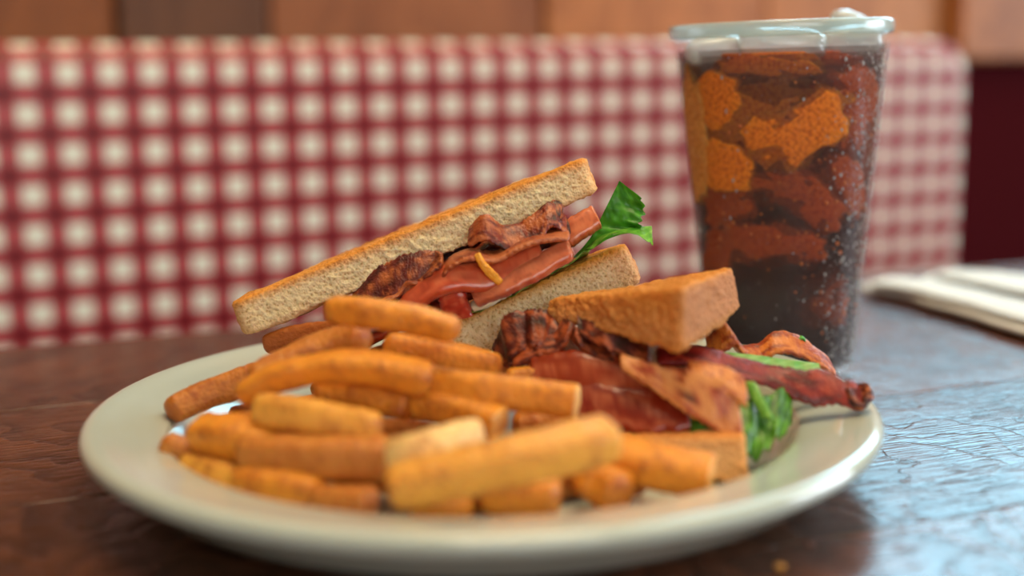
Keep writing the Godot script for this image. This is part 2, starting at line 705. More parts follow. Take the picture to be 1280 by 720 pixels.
func room() -> void:
	var plaster := mat(rgb8(196, 178, 150), 0.9)
	var board := wood(512, 512, 21, Color8(150, 110, 78), Color8(226, 182, 138), 5.0, 0.5)
	var plank_m := func(t: Color, k: int) -> StandardMaterial3D:
		return wood_mat(board, Vector2(2.6, 0.9), Vector2(0.23 * k, 0.37 * k), t, 0.55, 0.05)
	# floor and ceiling
	var f := frame_node("floor")
	slab_in(f, "floor_slab", Vector3(-0.1, FLOOR - 0.05, 1.2), Vector3(5.6, 0.1, 3.4), mat(rgb8(92, 66, 48), 0.6))
	f = frame_node("ceiling")
	slab_in(f, "ceiling_slab", Vector3(-0.1, 1.95, 1.2), Vector3(5.6, 0.1, 3.4), plaster)
	# back wall: a core with a window opening, faced with upright boards
	var w := frame_node("wall_back")
	slab_in(w, "core", Vector3(-1.28, 0.575, -0.235), Vector3(3.2, 2.65, 0.13), plaster)
	slab_in(w, "core", Vector3(1.0, -0.19, -0.235), Vector3(1.36, 1.12, 0.13), plaster)
	slab_in(w, "core", Vector3(1.0, 1.55, -0.235), Vector3(1.36, 0.7, 0.13), plaster)
	slab_in(w, "core", Vector3(2.14, 0.575, -0.235), Vector3(0.92, 2.65, 0.13), plaster)
	var edges := [-1.75, -1.42, -1.15, -0.92, -0.66, -0.309, -0.178, 0.093, 0.35, 0.597]
	var tones := [rgb8(210, 180, 150), rgb8(170, 140, 116), rgb8(230, 190, 150), rgb8(180, 142, 110), rgb8(168, 122, 66), rgb8(122, 98, 80), rgb8(188, 148, 118), rgb8(232, 192, 150), rgb8(238, 200, 156)]
	for k in edges.size() - 1:
		var x0: float = edges[k]
		var x1: float = edges[k + 1]
		var top := 0.36 if x1 > 0.34 else 1.9
		var m: StandardMaterial3D = plank_m.call(tones[k], k)
		m.uv1_scale = Vector3(0.9, 1.7, 1)
		var o := slab_in(w, "plank", Vector3((x0 + x1) / 2, (top + FLOOR) / 2, -0.145 + 0.004 * (k % 2)), Vector3(x1 - x0 - 0.003, top - FLOOR, 0.03), m, 0.003)
		o.mesh = build(turned_uv(box(Vector3(x1 - x0 - 0.003, top - FLOOR, 0.03), 0.003)))
	# right of the booth: pale board above, dark red panel below
	var pb := slab_in(w, "pale_board", Vector3(1.15, 0.25, -0.135), Vector3(1.1, 0.22, 0.05), plank_m.call(rgb8(226, 180, 132), 5), 0.003)
	pb.set_meta("label", "pale wood board above the dark red panel")
	var red := mat(rgb8(66, 16, 21), 0.9)
	red.metallic_specular = 0.1
	var rp := slab_in(w, "dark_red_panel", Vector3(1.15, (0.139 + FLOOR) / 2, -0.145), Vector3(1.1, 0.139 - FLOOR, 0.03), red, 0.003)
	rp.set_meta("label", "dark red panel beside the booth")
	# window in the back wall
	window_in("window_1", Transform3D(Basis(), Vector3(1.0, 0.785, -0.235)), Vector2(1.36, 0.83))
	# side walls and the wall behind the camera
	w = frame_node("wall_left")
	slab_in(w, "core", Vector3(-2.84, 0.575, 1.2), Vector3(0.12, 2.65, 3.2), plaster)
	w = frame_node("wall_right")
	slab_in(w, "core", Vector3(2.6, 0.575, 0.1), Vector3(0.12, 2.65, 0.9), plaster)
	slab_in(w, "core", Vector3(2.6, 0.575, 2.43), Vector3(0.12, 2.65, 0.76), plaster)
	slab_in(w, "core", Vector3(2.6, -0.35, 1.3), Vector3(0.12, 0.8, 1.5), plaster)
	slab_in(w, "core", Vector3(2.6, 1.525, 1.3), Vector3(0.12, 0.75, 1.5), plaster)
	window_in("window_2", Transform3D(Basis(Vector3.UP, PI / 2), Vector3(2.6, 0.6, 1.3)), Vector2(1.5, 1.1))
	w = frame_node("wall_front")
	var brown := mat(rgb8(80, 54, 38), 0.8)
	slab_in(w, "core", Vector3(-2.2, 0.575, 2.86), Vector3(1.4, 2.65, 0.12), brown)
	slab_in(w, "core", Vector3(1.4, 0.575, 2.86), Vector3(2.6, 2.65, 0.12), brown)
	slab_in(w, "core", Vector3(-0.7, -0.25, 2.86), Vector3(1.6, 1.0, 0.12), brown)
	slab_in(w, "core", Vector3(-0.7, 1.575, 2.86), Vector3(1.6, 0.65, 0.12), brown)
	window_in("window_3", Transform3D(Basis(Vector3.UP, PI), Vector3(-0.7, 0.75, 2.86)), Vector2(1.6, 1.0))
	# ceiling lamps
	lamp(Vector3(-0.15, 0, 0.6), Vector2(0.8, 0.8), 2.1, Color(1.0, 0.88, 0.7), "square warm ceiling lamp above the booth side of the table")
	lamp(Vector3(0.7, 0, 1.5), Vector2(0.8, 0.8), 0.7, Color(1.0, 0.86, 0.66), "square warm ceiling lamp above the near end of the table")

func turned_uv(d: Array) -> Array:
	var uv: PackedVector2Array = d[3]
	for i in uv.size():
		uv[i] = Vector2(uv[i].y, uv[i].x)
	d[3] = uv
	return d

func window_in(called: String, where: Transform3D, size: Vector2) -> void:
	var o := frame_node(called)
	o.transform = o.transform * where
	var white := mat(rgb8(220, 216, 206), 0.4)
	var t := 0.05
	for s in [-1.0, 1.0]:
		slab_in(o, "window_frame", Vector3(s * (size.x / 2 - t / 2), 0, 0), Vector3(t, size.y, 0.08), white)
		slab_in(o, "window_frame", Vector3(0, s * (size.y / 2 - t / 2), 0), Vector3(size.x - 2 * t, t, 0.08), white)
	slab_in(o, "mullion", Vector3.ZERO, Vector3(0.03, size.y - 2 * t, 0.05), white)
	var glass := mat(Color(1, 1, 1, 0.04), 0.02)
	glass.transparency = BaseMaterial3D.TRANSPARENCY_ALPHA
	slab_in(o, "pane", Vector3(-size.x / 4, 0, -0.01), Vector3(size.x / 2 - t - 0.016, size.y - 2 * t, 0.006), glass, 0.001)
	slab_in(o, "pane", Vector3(size.x / 4, 0, -0.01), Vector3(size.x / 2 - t - 0.016, size.y - 2 * t, 0.006), glass, 0.001)

func lamp(at: Vector3, size: Vector2, energy: float, c: Color, label: String) -> void:
	var wall := Transform3D(Basis(Vector3.UP, deg_to_rad(TURN)), WALL_AT)
	var o := thing("ceiling_lamp", wall * Vector3(at.x, 1.9, at.z), label, "lamp", "ceiling lamps")
	o.rotation.y = deg_to_rad(TURN)
	slab_in(o, "lamp_housing", Vector3(0, -0.03, 0), Vector3(size.x + 0.04, 0.06, size.y + 0.04), mat(rgb8(200, 196, 188), 0.5))
	var glow := mat(Color.WHITE, 0.6)
	glow.emission_enabled = true
	glow.emission = c
	glow.emission_energy_multiplier = 0.8
	slab_in(o, "lamp_diffuser", Vector3(0, -0.066, 0), Vector3(size.x, 0.012, size.y), glow)
	var l := AreaLight3D.new()
	l.name = "lamp_light"
	l.position = Vector3(0, -0.08, 0)
	l.rotation.x = -PI / 2
	l.area_size = size
	l.light_color = c
	l.light_energy = energy
	l.area_range = 12.0
	l.area_attenuation = 2.0
	l.shadow_enabled = true
	o.add_child(l)

func booth() -> void:
	var cloth := mat(Color.WHITE, 0.42)
	cloth.albedo_texture = ImageTexture.create_from_image(gingham())
	var px := 0.03075
	var py := 0.0303
	var o := thing("booth_bench", WALL_AT, "booth bench with a red and white gingham vinyl backrest behind the table", "bench")
	o.rotation.y = deg_to_rad(TURN)
	# backrest: a padded panel with rounded rim, front face at z = 0
	var x0 := -1.25
	var x1 := 0.517
	var y0 := -0.33
	var y1 := 0.16
	var r := 0.036
	var outline := []
	for c in [[x1 - r, y1 - r, 0.0], [x0 + r, y1 - r, 90.0], [x0 + r, y0 + r, 180.0], [x1 - r, y0 + r, 270.0]]:
		for k in 9:
			var a := deg_to_rad(c[2] + k * 11.25)
			outline.append([Vector2(c[0], c[1]), Vector2(cos(a), sin(a))])
	var rows := []
	var uv := PackedVector2Array()
	var e := 0.02
	var prof := []
	for k in 7:
		var a := deg_to_rad(90.0 * k / 6)
		prof.append(Vector2(-e + e * sin(a), -e + e * cos(a)))     # inset, depth: from the front face over the rim
	prof.append(Vector2(0, -0.11))
	prof.append(Vector2(-0.01, -0.12))
	var all := [Vector2(-9, 0), Vector2(-9, 0)] + prof + [Vector2(-9, -0.12)]
	for q in all:
		var row := PackedVector3Array()
		for p in outline:
			var c: Vector2 = p[0]
			var at: Vector2 = c + p[1] * (r + q.x) if q.x > -5 else Vector2((x0 + x1) / 2 + (c.x - (x0 + x1) / 2) * 0.5, (y0 + y1) / 2 + (c.y - (y0 + y1) / 2) * 0.5)
			row.append(Vector3(at.x, at.y, q.y))
			uv.append(Vector2((at.x + 0.4084) / px + 0.25, -(at.y + 0.0597 - q.y * 0.6) / py + 0.25))
		rows.append(row)
	var d := sheet(rows, [], true)
	# close both faces
	var m: int = rows[0].size()
	for last in [0, rows.size() - 1]:
		for k in range(1, m - 1):
			d[1].append_array(PackedInt32Array([last * m, last * m + k, last * m + k + 1] if last else [0, k + 1, k]))
	d[3] = uv
	obj("backrest", build(d), cloth, o)
	var maroon := mat(rgb8(96, 24, 32), 0.4)
	slab_in(o, "seat", Vector3(-0.37, -0.34, 0.15), Vector3(1.76, 0.1, 0.3), maroon, 0.02)
	slab_in(o, "plinth", Vector3(-0.37, -0.57, 0.13), Vector3(1.74, 0.36, 0.26), mat(rgb8(60, 40, 28), 0.5), 0.004)

func table() -> void:
	var tex := wood(1024, 1024, 31, Color8(40, 22, 14), Color8(150, 98, 66), 9.0, 1.0)
	var o := thing("table", Vector3(0, FLOOR, -0.741), "dark brown lacquered wood plank table under the plate", "table")
	o.rotation.y = deg_to_rad(21.7)
	var z := 0.0
	var k := 0
	var tints := [rgb8(225, 205, 195), rgb8(245, 225, 212), rgb8(205, 190, 182), rgb8(235, 210, 196), rgb8(214, 198, 188), rgb8(240, 220, 206), rgb8(220, 200, 190)]
	while z < 0.76:
		var wide := 0.128
		var m := wood_mat(tex, Vector2(1.9, 1.9), Vector2(0.31 * k, 0.173 * k), tints[k % 7], 0.27, 0.07)
		var p := slab_in(o, "plank", Vector3(0.05, -FLOOR - 0.0175, z + wide / 2), Vector3(2.0, 0.035, wide - 0.0006), m, 0.0012)
		p.mesh = box_mesh(Vector3(2.0, 0.035, wide - 0.0003), 0.0004)
		z += wide
		k += 1
	var dark := mat(rgb8(50, 34, 26), 0.5)
	slab_in(o, "apron", Vector3(0.05, -FLOOR - 0.075, 0.16), Vector3(1.8, 0.08, 0.02), dark)
	slab_in(o, "apron", Vector3(0.05, -FLOOR - 0.075, 0.67), Vector3(1.8, 0.08, 0.02), dark)
	for sx in [-0.8, 0.9]:
		for sz in [0.16, 0.67]:
			slab_in(o, "leg", Vector3(sx, -FLOOR / 2 - 0.018, sz), Vector3(0.06, -FLOOR - 0.036, 0.06), dark, 0.004)

func napkins() -> void:
	var a := thing("folded_napkin", Vector3(0.264, 0, -0.7552), "white folded napkin lying nearest the glass on the table", "napkin")
	var flat := {"lean": lin(206, 208, 204), "fat": lin(222, 224, 220), "dark": lin(196, 198, 196), "bump": 0.0003, "n": 40, "rag": 0.1}
	part("fold", strip([Vector3(0.2194, 0.004, -0.7769), Vector3(0.2376, 0.005, -0.756), Vector3(0.256, 0.005, -0.7059), Vector3(0.2708, 0.005, -0.6535), Vector3(0.2829, 0.005, -0.6063)], [Vector3(0.01, 0, -0.012), Vector3(0.013, 0, -0.014), Vector3(0.017, 0, -0.012), Vector3(0.018, 0, -0.012), Vector3(0.018, 0, -0.012)], 0.006, flat), M.paper, a)
	part("fold", strip([Vector3(0.2232, 0.009, -0.7649), Vector3(0.2399, 0.01, -0.7411), Vector3(0.2562, 0.01, -0.701), Vector3(0.2707, 0.01, -0.654), Vector3(0.2837, 0.01, -0.6089)], [Vector3(0.01, 0, -0.01), Vector3(0.012, 0, -0.012), Vector3(0.014, 0, -0.01), Vector3(0.015, 0, -0.01), Vector3(0.015, 0, -0.01)], 0.004, flat), M.paper, a)
	var b := thing("folded_napkin", Vector3(0.3032, 0, -0.8101), "white folded napkin behind the nearer one, at the far table edge", "napkin")
	part("fold", strip([Vector3(0.2598, 0.004, -0.7952), Vector3(0.2759, 0.005, -0.7765), Vector3(0.2943, 0.005, -0.7473), Vector3(0.3117, 0.005, -0.7102)], [Vector3(0.008, 0, -0.012), Vector3(0.012, 0, -0.016), Vector3(0.018, 0, -0.02), Vector3(0.02, 0, -0.02)], 0.006, flat), M.paper, b)
	part("fold", strip([Vector3(0.2676, 0.009, -0.7891), Vector3(0.2797, 0.011, -0.7672), Vector3(0.297, 0.011, -0.743), Vector3(0.3146, 0.011, -0.7073)], [Vector3(0.008, 0, -0.01), Vector3(0.012, 0, -0.014), Vector3(0.018, 0, -0.018), Vector3(0.02, 0, -0.018)], 0.004, flat), M.paper, b)

func plate() -> void:
	var prof := [Vector2(0.0, 0.0075), Vector2(0.05, 0.0075), Vector2(0.086, 0.0078), Vector2(0.098, 0.0088), Vector2(0.1045, 0.0122), Vector2(0.1085, 0.0182), Vector2(0.1115, 0.0204), Vector2(0.124, 0.0226), Vector2(0.131, 0.0240), Vector2(0.1345, 0.0242), Vector2(0.1364, 0.0228), Vector2(0.1367, 0.0205), Vector2(0.1355, 0.0184), Vector2(0.1315, 0.0158), Vector2(0.123, 0.0088), Vector2(0.114, 0.0034), Vector2(0.107, 0.0012), Vector2(0.1025, 0.0003), Vector2(0.1, 0.0), Vector2(0.094, 0.0), Vector2(0.092, 0.002), Vector2(0.08, 0.0032), Vector2(0.0, 0.0032)]
	var o := obj("dinner_plate", build(lathe(smooth2(prof, 5), 160)), M.china)
	o.position = Vector3(-0.0104, 0, -0.4409)
	tag(o, "round white china plate with a wide rim holding the sandwich and fries", "plate")

func sandwich_behind() -> void:
	var o := thing("sandwich_half", Vector3(0.0, 0.009, -0.475), "toasted sandwich half at the back, tilted up with its cut face showing bacon and tomato", "sandwich", "sandwich halves on the plate")
	var look := {"crumb": lin(255, 234, 190), "crust": lin(222, 150, 76), "toast": lin(230, 152, 56), "burn": lin(138, 70, 24), "plain_bottom": true, "edge": 0.55, "coarse": 1.35}
	# upper slice
	half_slice(o, Vector3(-0.1001, 0.0491, -0.463), Vector3(0.0294, 0.0996, -0.478), 0.0136, look, -0.07, 0.06)
	var look2 := look.duplicate()
	look2.crumb = lin(252, 222, 176)
	look2.burn = lin(150, 96, 50)
	look2.crust = lin(206, 124, 54)
	look2.soft = 60
	half_slice(o, Vector3(-0.071, 0.0171, -0.46), Vector3(0.0451, 0.0665, -0.474), 0.0158, look2, -0.07, 0.055)
	# filling sheets that run back between the slices
	var deep := Vector3(0, -0.0012, -0.022)
	var meat := {"n": 70, "seed": 3.0, "wave": 0.0012, "waves": 6.0}
	part("bacon_strip", strip([Vector3(-0.0655, 0.0479, -0.478), Vector3(-0.0365, 0.0603, -0.48), Vector3(-0.009, 0.0729, -0.484), Vector3(0.0202, 0.0838, -0.488)], [deep, deep, deep, deep], 0.003, meat), M.bacon, o)
	part("tomato_slice", strip([Vector3(-0.0594, 0.0354, -0.488), Vector3(-0.0312, 0.049, -0.49), Vector3(-0.0031, 0.0591, -0.494), Vector3(0.024, 0.0689, -0.497)], [deep, deep, deep, deep], 0.006, red_flesh(2.0)), M.tomato, o)
	part("lettuce_leaf", leaf([Vector3(-0.0545, 0.0267, -0.498), Vector3(-0.0255, 0.0394, -0.498), Vector3(0, 0.0507, -0.5), Vector3(0.0303, 0.0662, -0.502)], [Vector3(-0.0474, 0.0345, -0.46), Vector3(-0.0192, 0.0492, -0.46), Vector3(0.0029, 0.0595, -0.461), Vector3(0.0288, 0.0736, -0.464)], 0.0008, 5.0, 1.0, lin(150, 190, 80), lin(60, 120, 30), Vector3(0.3, 1, 0.2)), M.lettuce, o)
	part("bacon_strip", strip([Vector3(-0.0567, 0.0514, -0.482), Vector3(-0.0306, 0.0632, -0.484), Vector3(-0.0029, 0.0744, -0.486), Vector3(0.0205, 0.0789, -0.488)], [Vector3(0.001, -0.006, 0.002), Vector3(0.001, -0.008, 0.002), Vector3(0.001, -0.008, 0.002), Vector3(0.001, -0.006, 0.002)], 0.005, {"seed": 9.0, "lean": lin(74, 20, 16), "fat": lin(120, 48, 30), "dark": lin(44, 14, 12)}), M.bacon, o)
	# what shows on the cut face
	var hang := Vector3(0.001, -0.0042, 0.004)
	part("bacon_strip", strip([Vector3(-0.0593, 0.0538, -0.466), Vector3(-0.0477, 0.0613, -0.464), Vector3(-0.0352, 0.0665, -0.464), Vector3(-0.0255, 0.0709, -0.466)], [Vector3(0, -0.003, 0.005), Vector3(0.001, -0.0065, 0.004), Vector3(0.001, -0.006, 0.004), Vector3(0, -0.002, 0.003)], 0.002, {"seed": 4.0, "wave": 0.0005, "lean": lin(104, 26, 20), "dark": lin(70, 16, 16)}), M.bacon, o)
	part("bacon_strip", strip([Vector3(-0.0345, 0.0628, -0.461), Vector3(-0.0297, 0.0659, -0.46), Vector3(-0.027, 0.07, -0.46), Vector3(-0.0264, 0.0738, -0.462)], [Vector3(0.0012, 0.001, 0.004), Vector3(0.0012, 0.001, 0.004), Vector3(0.0014, 0, 0.004), Vector3(0.0014, 0, 0.004)], 0.0022, {"seed": 5.0, "fatness": 0.4, "wave": 0.0003}), M.bacon, o)
	part("bacon_strip", strip([Vector3(-0.0156, 0.078, -0.465), Vector3(-0.0097, 0.0825, -0.462), Vector3(-0.0027, 0.0785, -0.463), Vector3(0.0046, 0.0794, -0.464), Vector3(0.0105, 0.0831, -0.465), Vector3(0.0149, 0.0863, -0.467), Vector3(0.02, 0.082, -0.468)], [Vector3(0, -0.003, 0.004), Vector3(0, -0.0045, 0.003), hang, hang, hang, Vector3(0, -0.004, 0.004), Vector3(0, -0.003, 0.004)], 0.0022, {"seed": 6.0, "n": 80, "lean": lin(128, 36, 20), "fatness": 0.1}), M.bacon, o)
	part("bacon_strip", strip([Vector3(-0.0269, 0.0626, -0.462), Vector3(-0.0227, 0.0692, -0.461), Vector3(-0.0156, 0.0726, -0.46), Vector3(-0.0057, 0.0719, -0.46), Vector3(0.0025, 0.076, -0.461), Vector3(0.0107, 0.0785, -0.462), Vector3(0.0212, 0.0793, -0.464)], [Vector3(0, -0.0016, 0.006), Vector3(0, -0.0012, 0.006), Vector3(0, -0.001, 0.006), Vector3(0, -0.001, 0.006), Vector3(0, -0.001, 0.006), Vector3(0, -0.001, 0.006), Vector3(0, -0.001, 0.006)], 0.0024, {"seed": 7.0, "n": 80, "lean": lin(150, 62, 32), "fatness": 0.35}), M.bacon, o)
	part("bacon_strip", strip([Vector3(0.011, 0.0832, -0.474), Vector3(0.015, 0.0866, -0.47), Vector3(0.0179, 0.0849, -0.469), Vector3(0.0203, 0.0806, -0.47)], [Vector3(0.001, -0.004, 0.004), Vector3(0, -0.004, 0.004), Vector3(0, -0.004, 0.004), Vector3(0, -0.003, 0.004)], 0.003, {"seed": 8.0, "wave": 0.0008, "dark": lin(36, 10, 12), "lean": lin(70, 18, 18)}), M.bacon, o)
	part("tomato_slice", strip([Vector3(-0.0441, 0.0482, -0.46), Vector3(-0.0344, 0.0575, -0.458), Vector3(-0.0244, 0.0638, -0.458), Vector3(-0.0087, 0.065, -0.459), Vector3(0.003, 0.069, -0.461), Vector3(0.0107, 0.0745, -0.463)], [Vector3(0, -0.0035, 0.002), Vector3(0.001, -0.0042, 0.002), Vector3(0.001, -0.0045, 0.003), Vector3(0.001, -0.005, 0.003), Vector3(0.001, -0.0052, 0.003), Vector3(0.0015, -0.0045, 0.003)], 0.0055, red_flesh(1.0)), M.tomato, o)
	part("tomato_slice", strip([Vector3(-0.014, 0.0567, -0.458), Vector3(-0.0029, 0.062, -0.457), Vector3(0.0082, 0.0673, -0.458), Vector3(0.0217, 0.0747, -0.461)], [Vector3(0.001, -0.002, 0.003), Vector3(0.001, -0.0032, 0.003), Vector3(0.001, -0.0034, 0.003), Vector3(0.001, -0.003, 0.003)], 0.005, red_flesh(3.0, lin(214, 120, 84))), M.tomato, o)
	part("tomato_slice", strip([Vector3(-0.0234, 0.0627, -0.461), Vector3(-0.0216, 0.0571, -0.459), Vector3(-0.02, 0.0492, -0.46)], [Vector3(0.004, 0.001, 0.001), Vector3(0.005, 0.001, 0.001), Vector3(0.0055, 0.001, 0.001)], 0.005, red_flesh(4.0, lin(190, 60, 44))), M.tomato, o)
	part("tomato_slice", strip([Vector3(0.0151, 0.0741, -0.474), Vector3(0.0225, 0.0791, -0.472), Vector3(0.0321, 0.0847, -0.474)], [Vector3(0.0015, -0.004, 0.003), Vector3(0.0015, -0.004, 0.003), Vector3(0.0016, -0.0034, 0.003)], 0.0055, red_flesh(5.0, lin(212, 116, 76))), M.tomato, o)
	part("cheese_shred", strip([Vector3(-0.0125, 0.0739, -0.455), Vector3(-0.0105, 0.0702, -0.454), Vector3(-0.0077, 0.067, -0.454), Vector3(-0.004, 0.063, -0.455)], [Vector3(0.0011, 0.0006, 0), Vector3(0.0012, 0.0008, 0), Vector3(0.0013, 0.001, 0), Vector3(0.001, 0.001, 0)], 0.0022, {"lean": lin(255, 178, 50), "fat": lin(255, 190, 70), "dark": lin(240, 154, 36), "bump": 0.0003, "n": 30}), M.bacon, o, "yellow orange shred of cheese")
	part("mayonnaise", strip([Vector3(-0.0147, 0.0533, -0.46), Vector3(-0.0099, 0.056, -0.458), Vector3(-0.0053, 0.0583, -0.458), Vector3(0, 0.0599, -0.459)], [Vector3(0, -0.001, 0.002), Vector3(0.001, -0.002, 0.002), Vector3(0.001, -0.0016, 0.002), Vector3(0, -0.001, 0.002)], 0.003, {"lean": lin(214, 214, 176), "fat": lin(226, 224, 190), "dark": lin(190, 200, 150), "n": 30}), M.sauce, o)
	# lettuce sticking out at the right
	var pale := lin(96, 186, 48)
	var dk := lin(38, 112, 22)
	part("lettuce_leaf", leaf([Vector3(0.023, 0.0689, -0.476), Vector3(0.0296, 0.0764, -0.476), Vector3(0.0347, 0.0863, -0.476), Vector3(0.0405, 0.0974, -0.478)], [Vector3(0.0246, 0.0692, -0.472), Vector3(0.0369, 0.0771, -0.47), Vector3(0.0486, 0.0793, -0.471), Vector3(0.0474, 0.0818, -0.472), Vector3(0.0496, 0.0865, -0.473), Vector3(0.0479, 0.0915, -0.474)], 0.0011, 3.0, 0.6, pale, dk), M.lettuce, o)
	part("lettuce_leaf", leaf([Vector3(0.0274, 0.0727, -0.47), Vector3(0.0334, 0.0778, -0.47), Vector3(0.0417, 0.0802, -0.471), Vector3(0.0524, 0.0809, -0.474)], [Vector3(0.0301, 0.074, -0.465), Vector3(0.0367, 0.0795, -0.463), Vector3(0.0457, 0.0789, -0.463), Vector3(0.0519, 0.0748, -0.466)], 0.0010, 2.6, 2.1, lin(140, 206, 74), lin(60, 140, 30)), M.lettuce, o)

func red_flesh(sd: float, c := Color(0, 0, 0, 0)) -> Dictionary:
	var flesh := c if c.a > 0 else lin(214, 92, 56)
	return {"seed": sd, "lean": flesh, "fat": flesh.lerp(lin(236, 150, 104), 0.3), "dark": flesh.lerp(lin(120, 26, 16), 0.45), "bump": 0.00012, "rim": 0.5, "rim_color": flesh.lerp(lin(150, 26, 14), 0.7), "rag": 0.3}

# a slice halved corner to corner: the cut face runs from a to b, the rest lies behind it
func half_slice(o: Node3D, a: Vector3, b: Vector3, thick: float, look: Dictionary, down: float, depth: float) -> void:
	var u := (b - a).normalized()
	var w := Vector3(0, down, -1)
	w = (w - u * w.dot(u)).normalized()
	var v := u.cross(w).normalized()
	var l := a.distance_to(b)
	var plan := [Vector2(0, 0), Vector2(l, 0), Vector2(l + 0.003, 0.010), Vector2(l * 0.62, depth), Vector2(l * 0.38, depth), Vector2(-0.003, 0.010)]
	var bots := []
	var tops := []
	for p in plan:
		var q: Vector3 = a + u * p.x + w * p.y
		bots.append(q - v * thick / 2)
		tops.append(q + v * thick / 2)
	part("toast_slice", bread(bots, tops, [1, 0, 0, 0, 0, 0], 5, look), M.bread, o)

func sandwich_front() -> void:
	var o := thing("sandwich_half", Vector3(0.035, 0.009, -0.425), "toasted sandwich half before the glass, its crust corner forward, with bacon strips sticking out", "sandwich", "sandwich halves on the plate")
	var look := {"crumb": lin(226, 146, 60), "crust": lin(190, 128, 84), "toast": lin(220, 146, 60), "burn": lin(180, 104, 44), "edge": 0.86, "low": lin(212, 148, 90), "jag": 0.0016, "coarse": 1.5, "soft": 10}
	part("toast_slice", bread([Vector3(0.0097, 0.052, -0.452), Vector3(0.0541, 0.0505, -0.398), Vector3(0.082, 0.0553, -0.446), Vector3(0.0664, 0.0511, -0.458)], [Vector3(0.0126, 0.057, -0.453), Vector3(0.0542, 0.0704, -0.401), Vector3(0.0788, 0.0689, -0.449), Vector3(0.065, 0.0641, -0.462)], [1, 0, 0, 0], 7, look), M.bread, o)
	var look2 := {"crumb": lin(232, 180, 120), "crust": lin(232, 164, 92), "toast": lin(228, 150, 74), "burn": lin(150, 86, 40)}
	part("toast_slice", bread([Vector3(0.015, 0.0093, -0.4), Vector3(0.0735, 0.0108, -0.384), Vector3(0.0825, 0.0098, -0.45), Vector3(0.0359, 0.0098, -0.47)], [Vector3(0.0153, 0.0194, -0.406), Vector3(0.0731, 0.0247, -0.389), Vector3(0.0811, 0.0211, -0.455), Vector3(0.0364, 0.023, -0.476)], [1, 0, 0, 0], 6, look2), M.bread, o)
	# crumpled bacon under the upper slice
	var dk := {"lean": lin(92, 26, 18), "dark": lin(44, 14, 12), "fat": lin(176, 88, 48)}
	var s1 := dk.duplicate()
	s1.merge({"seed": 11.0, "wave": 0.001, "waves": 3.0})
	part("bacon_strip", strip([Vector3(-0.0048, 0.0368, -0.448), Vector3(-0.0002, 0.0458, -0.444), Vector3(0.0066, 0.0491, -0.442), Vector3(0.0139, 0.0471, -0.44), Vector3(0.0177, 0.0441, -0.438)], [Vector3(0.002, -0.003, 0.005), Vector3(0.003, -0.005, 0.005), Vector3(0.001, -0.006, 0.005), Vector3(0, -0.006, 0.005), Vector3(0, -0.004, 0.005)], 0.003, s1), M.bacon, o)
	var s2 := dk.duplicate()
	s2.merge({"seed": 12.0, "fatness": 0.25, "wave": 0.0004})
	part("bacon_strip", strip([Vector3(-0.0003, 0.0375, -0.44), Vector3(0.0076, 0.0419, -0.438), Vector3(0.0149, 0.0451, -0.436), Vector3(0.0183, 0.0494, -0.437), Vector3(0.0201, 0.0511, -0.44)], [Vector3(0.001, -0.002, 0.004), Vector3(0.001, -0.002, 0.004), Vector3(0.002, -0.001, 0.004), Vector3(0.002, 0, 0.004), Vector3(0.002, 0, 0.004)], 0.003, s2), M.bacon, o)
	var s3 := dk.duplicate()
	s3.merge({"seed": 13.0, "fatness": 0.15})
	part("bacon_strip", strip([Vector3(0.0205, 0.0503, -0.438), Vector3(0.022, 0.0466, -0.434), Vector3(0.0274, 0.0438, -0.431), Vector3(0.034, 0.0433, -0.428)], [Vector3(0.002, 0.001, 0.004), Vector3(0.002, -0.001, 0.004), Vector3(0.001, -0.002, 0.005), Vector3(0.001, -0.003, 0.005)], 0.003, s3), M.bacon, o)
	var s4 := dk.duplicate()
	s4.merge({"seed": 14.0, "wave": 0.0006})
	part("bacon_strip", strip([Vector3(0.0227, 0.0519, -0.436), Vector3(0.03, 0.0513, -0.43), Vector3(0.0378, 0.0486, -0.424), Vector3(0.0458, 0.0455, -0.418)], [Vector3(0, -0.003, 0.005), Vector3(0, -0.0055, 0.005), Vector3(0, -0.0055, 0.005), Vector3(0, -0.003, 0.005)], 0.003, s4), M.bacon, o)
	var s5 := dk.duplicate()
	s5.merge({"seed": 15.0, "lean": lin(60, 18, 16), "n": 40})
	part("bacon_strip", strip([Vector3(0.0027, 0.0359, -0.462), Vector3(0.0289, 0.0357, -0.455), Vector3(0.0562, 0.0352, -0.44), Vector3(0.0731, 0.0359, -0.44)], [Vector3(0, -0.004, 0.018), Vector3(0, -0.003, 0.02), Vector3(0, -0.003, 0.02), Vector3(0, -0.002, 0.014)], 0.006, s5), M.bacon, o)
	# tomato slices
	part("tomato_slice", strip([Vector3(0.0064, 0.0342, -0.432), Vector3(0.0216, 0.0349, -0.426), Vector3(0.04, 0.0334, -0.418), Vector3(0.0554, 0.0304, -0.412)], [Vector3(0, -0.006, 0.006), Vector3(0, -0.008, 0.007), Vector3(0, -0.008, 0.007), Vector3(0, -0.006, 0.006)], 0.006, red_flesh(7.0, lin(146, 52, 22))), M.tomato, o)
	part("tomato_slice", strip([Vector3(0.0133, 0.0288, -0.424), Vector3(0.0291, 0.0282, -0.416), Vector3(0.0445, 0.0272, -0.409), Vector3(0.0578, 0.0266, -0.406)], [Vector3(0, -0.004, 0.006), Vector3(0, -0.006, 0.006), Vector3(0, -0.006, 0.006), Vector3(0, -0.004, 0.005)], 0.006, red_flesh(8.0, lin(132, 38, 20))), M.tomato, o)
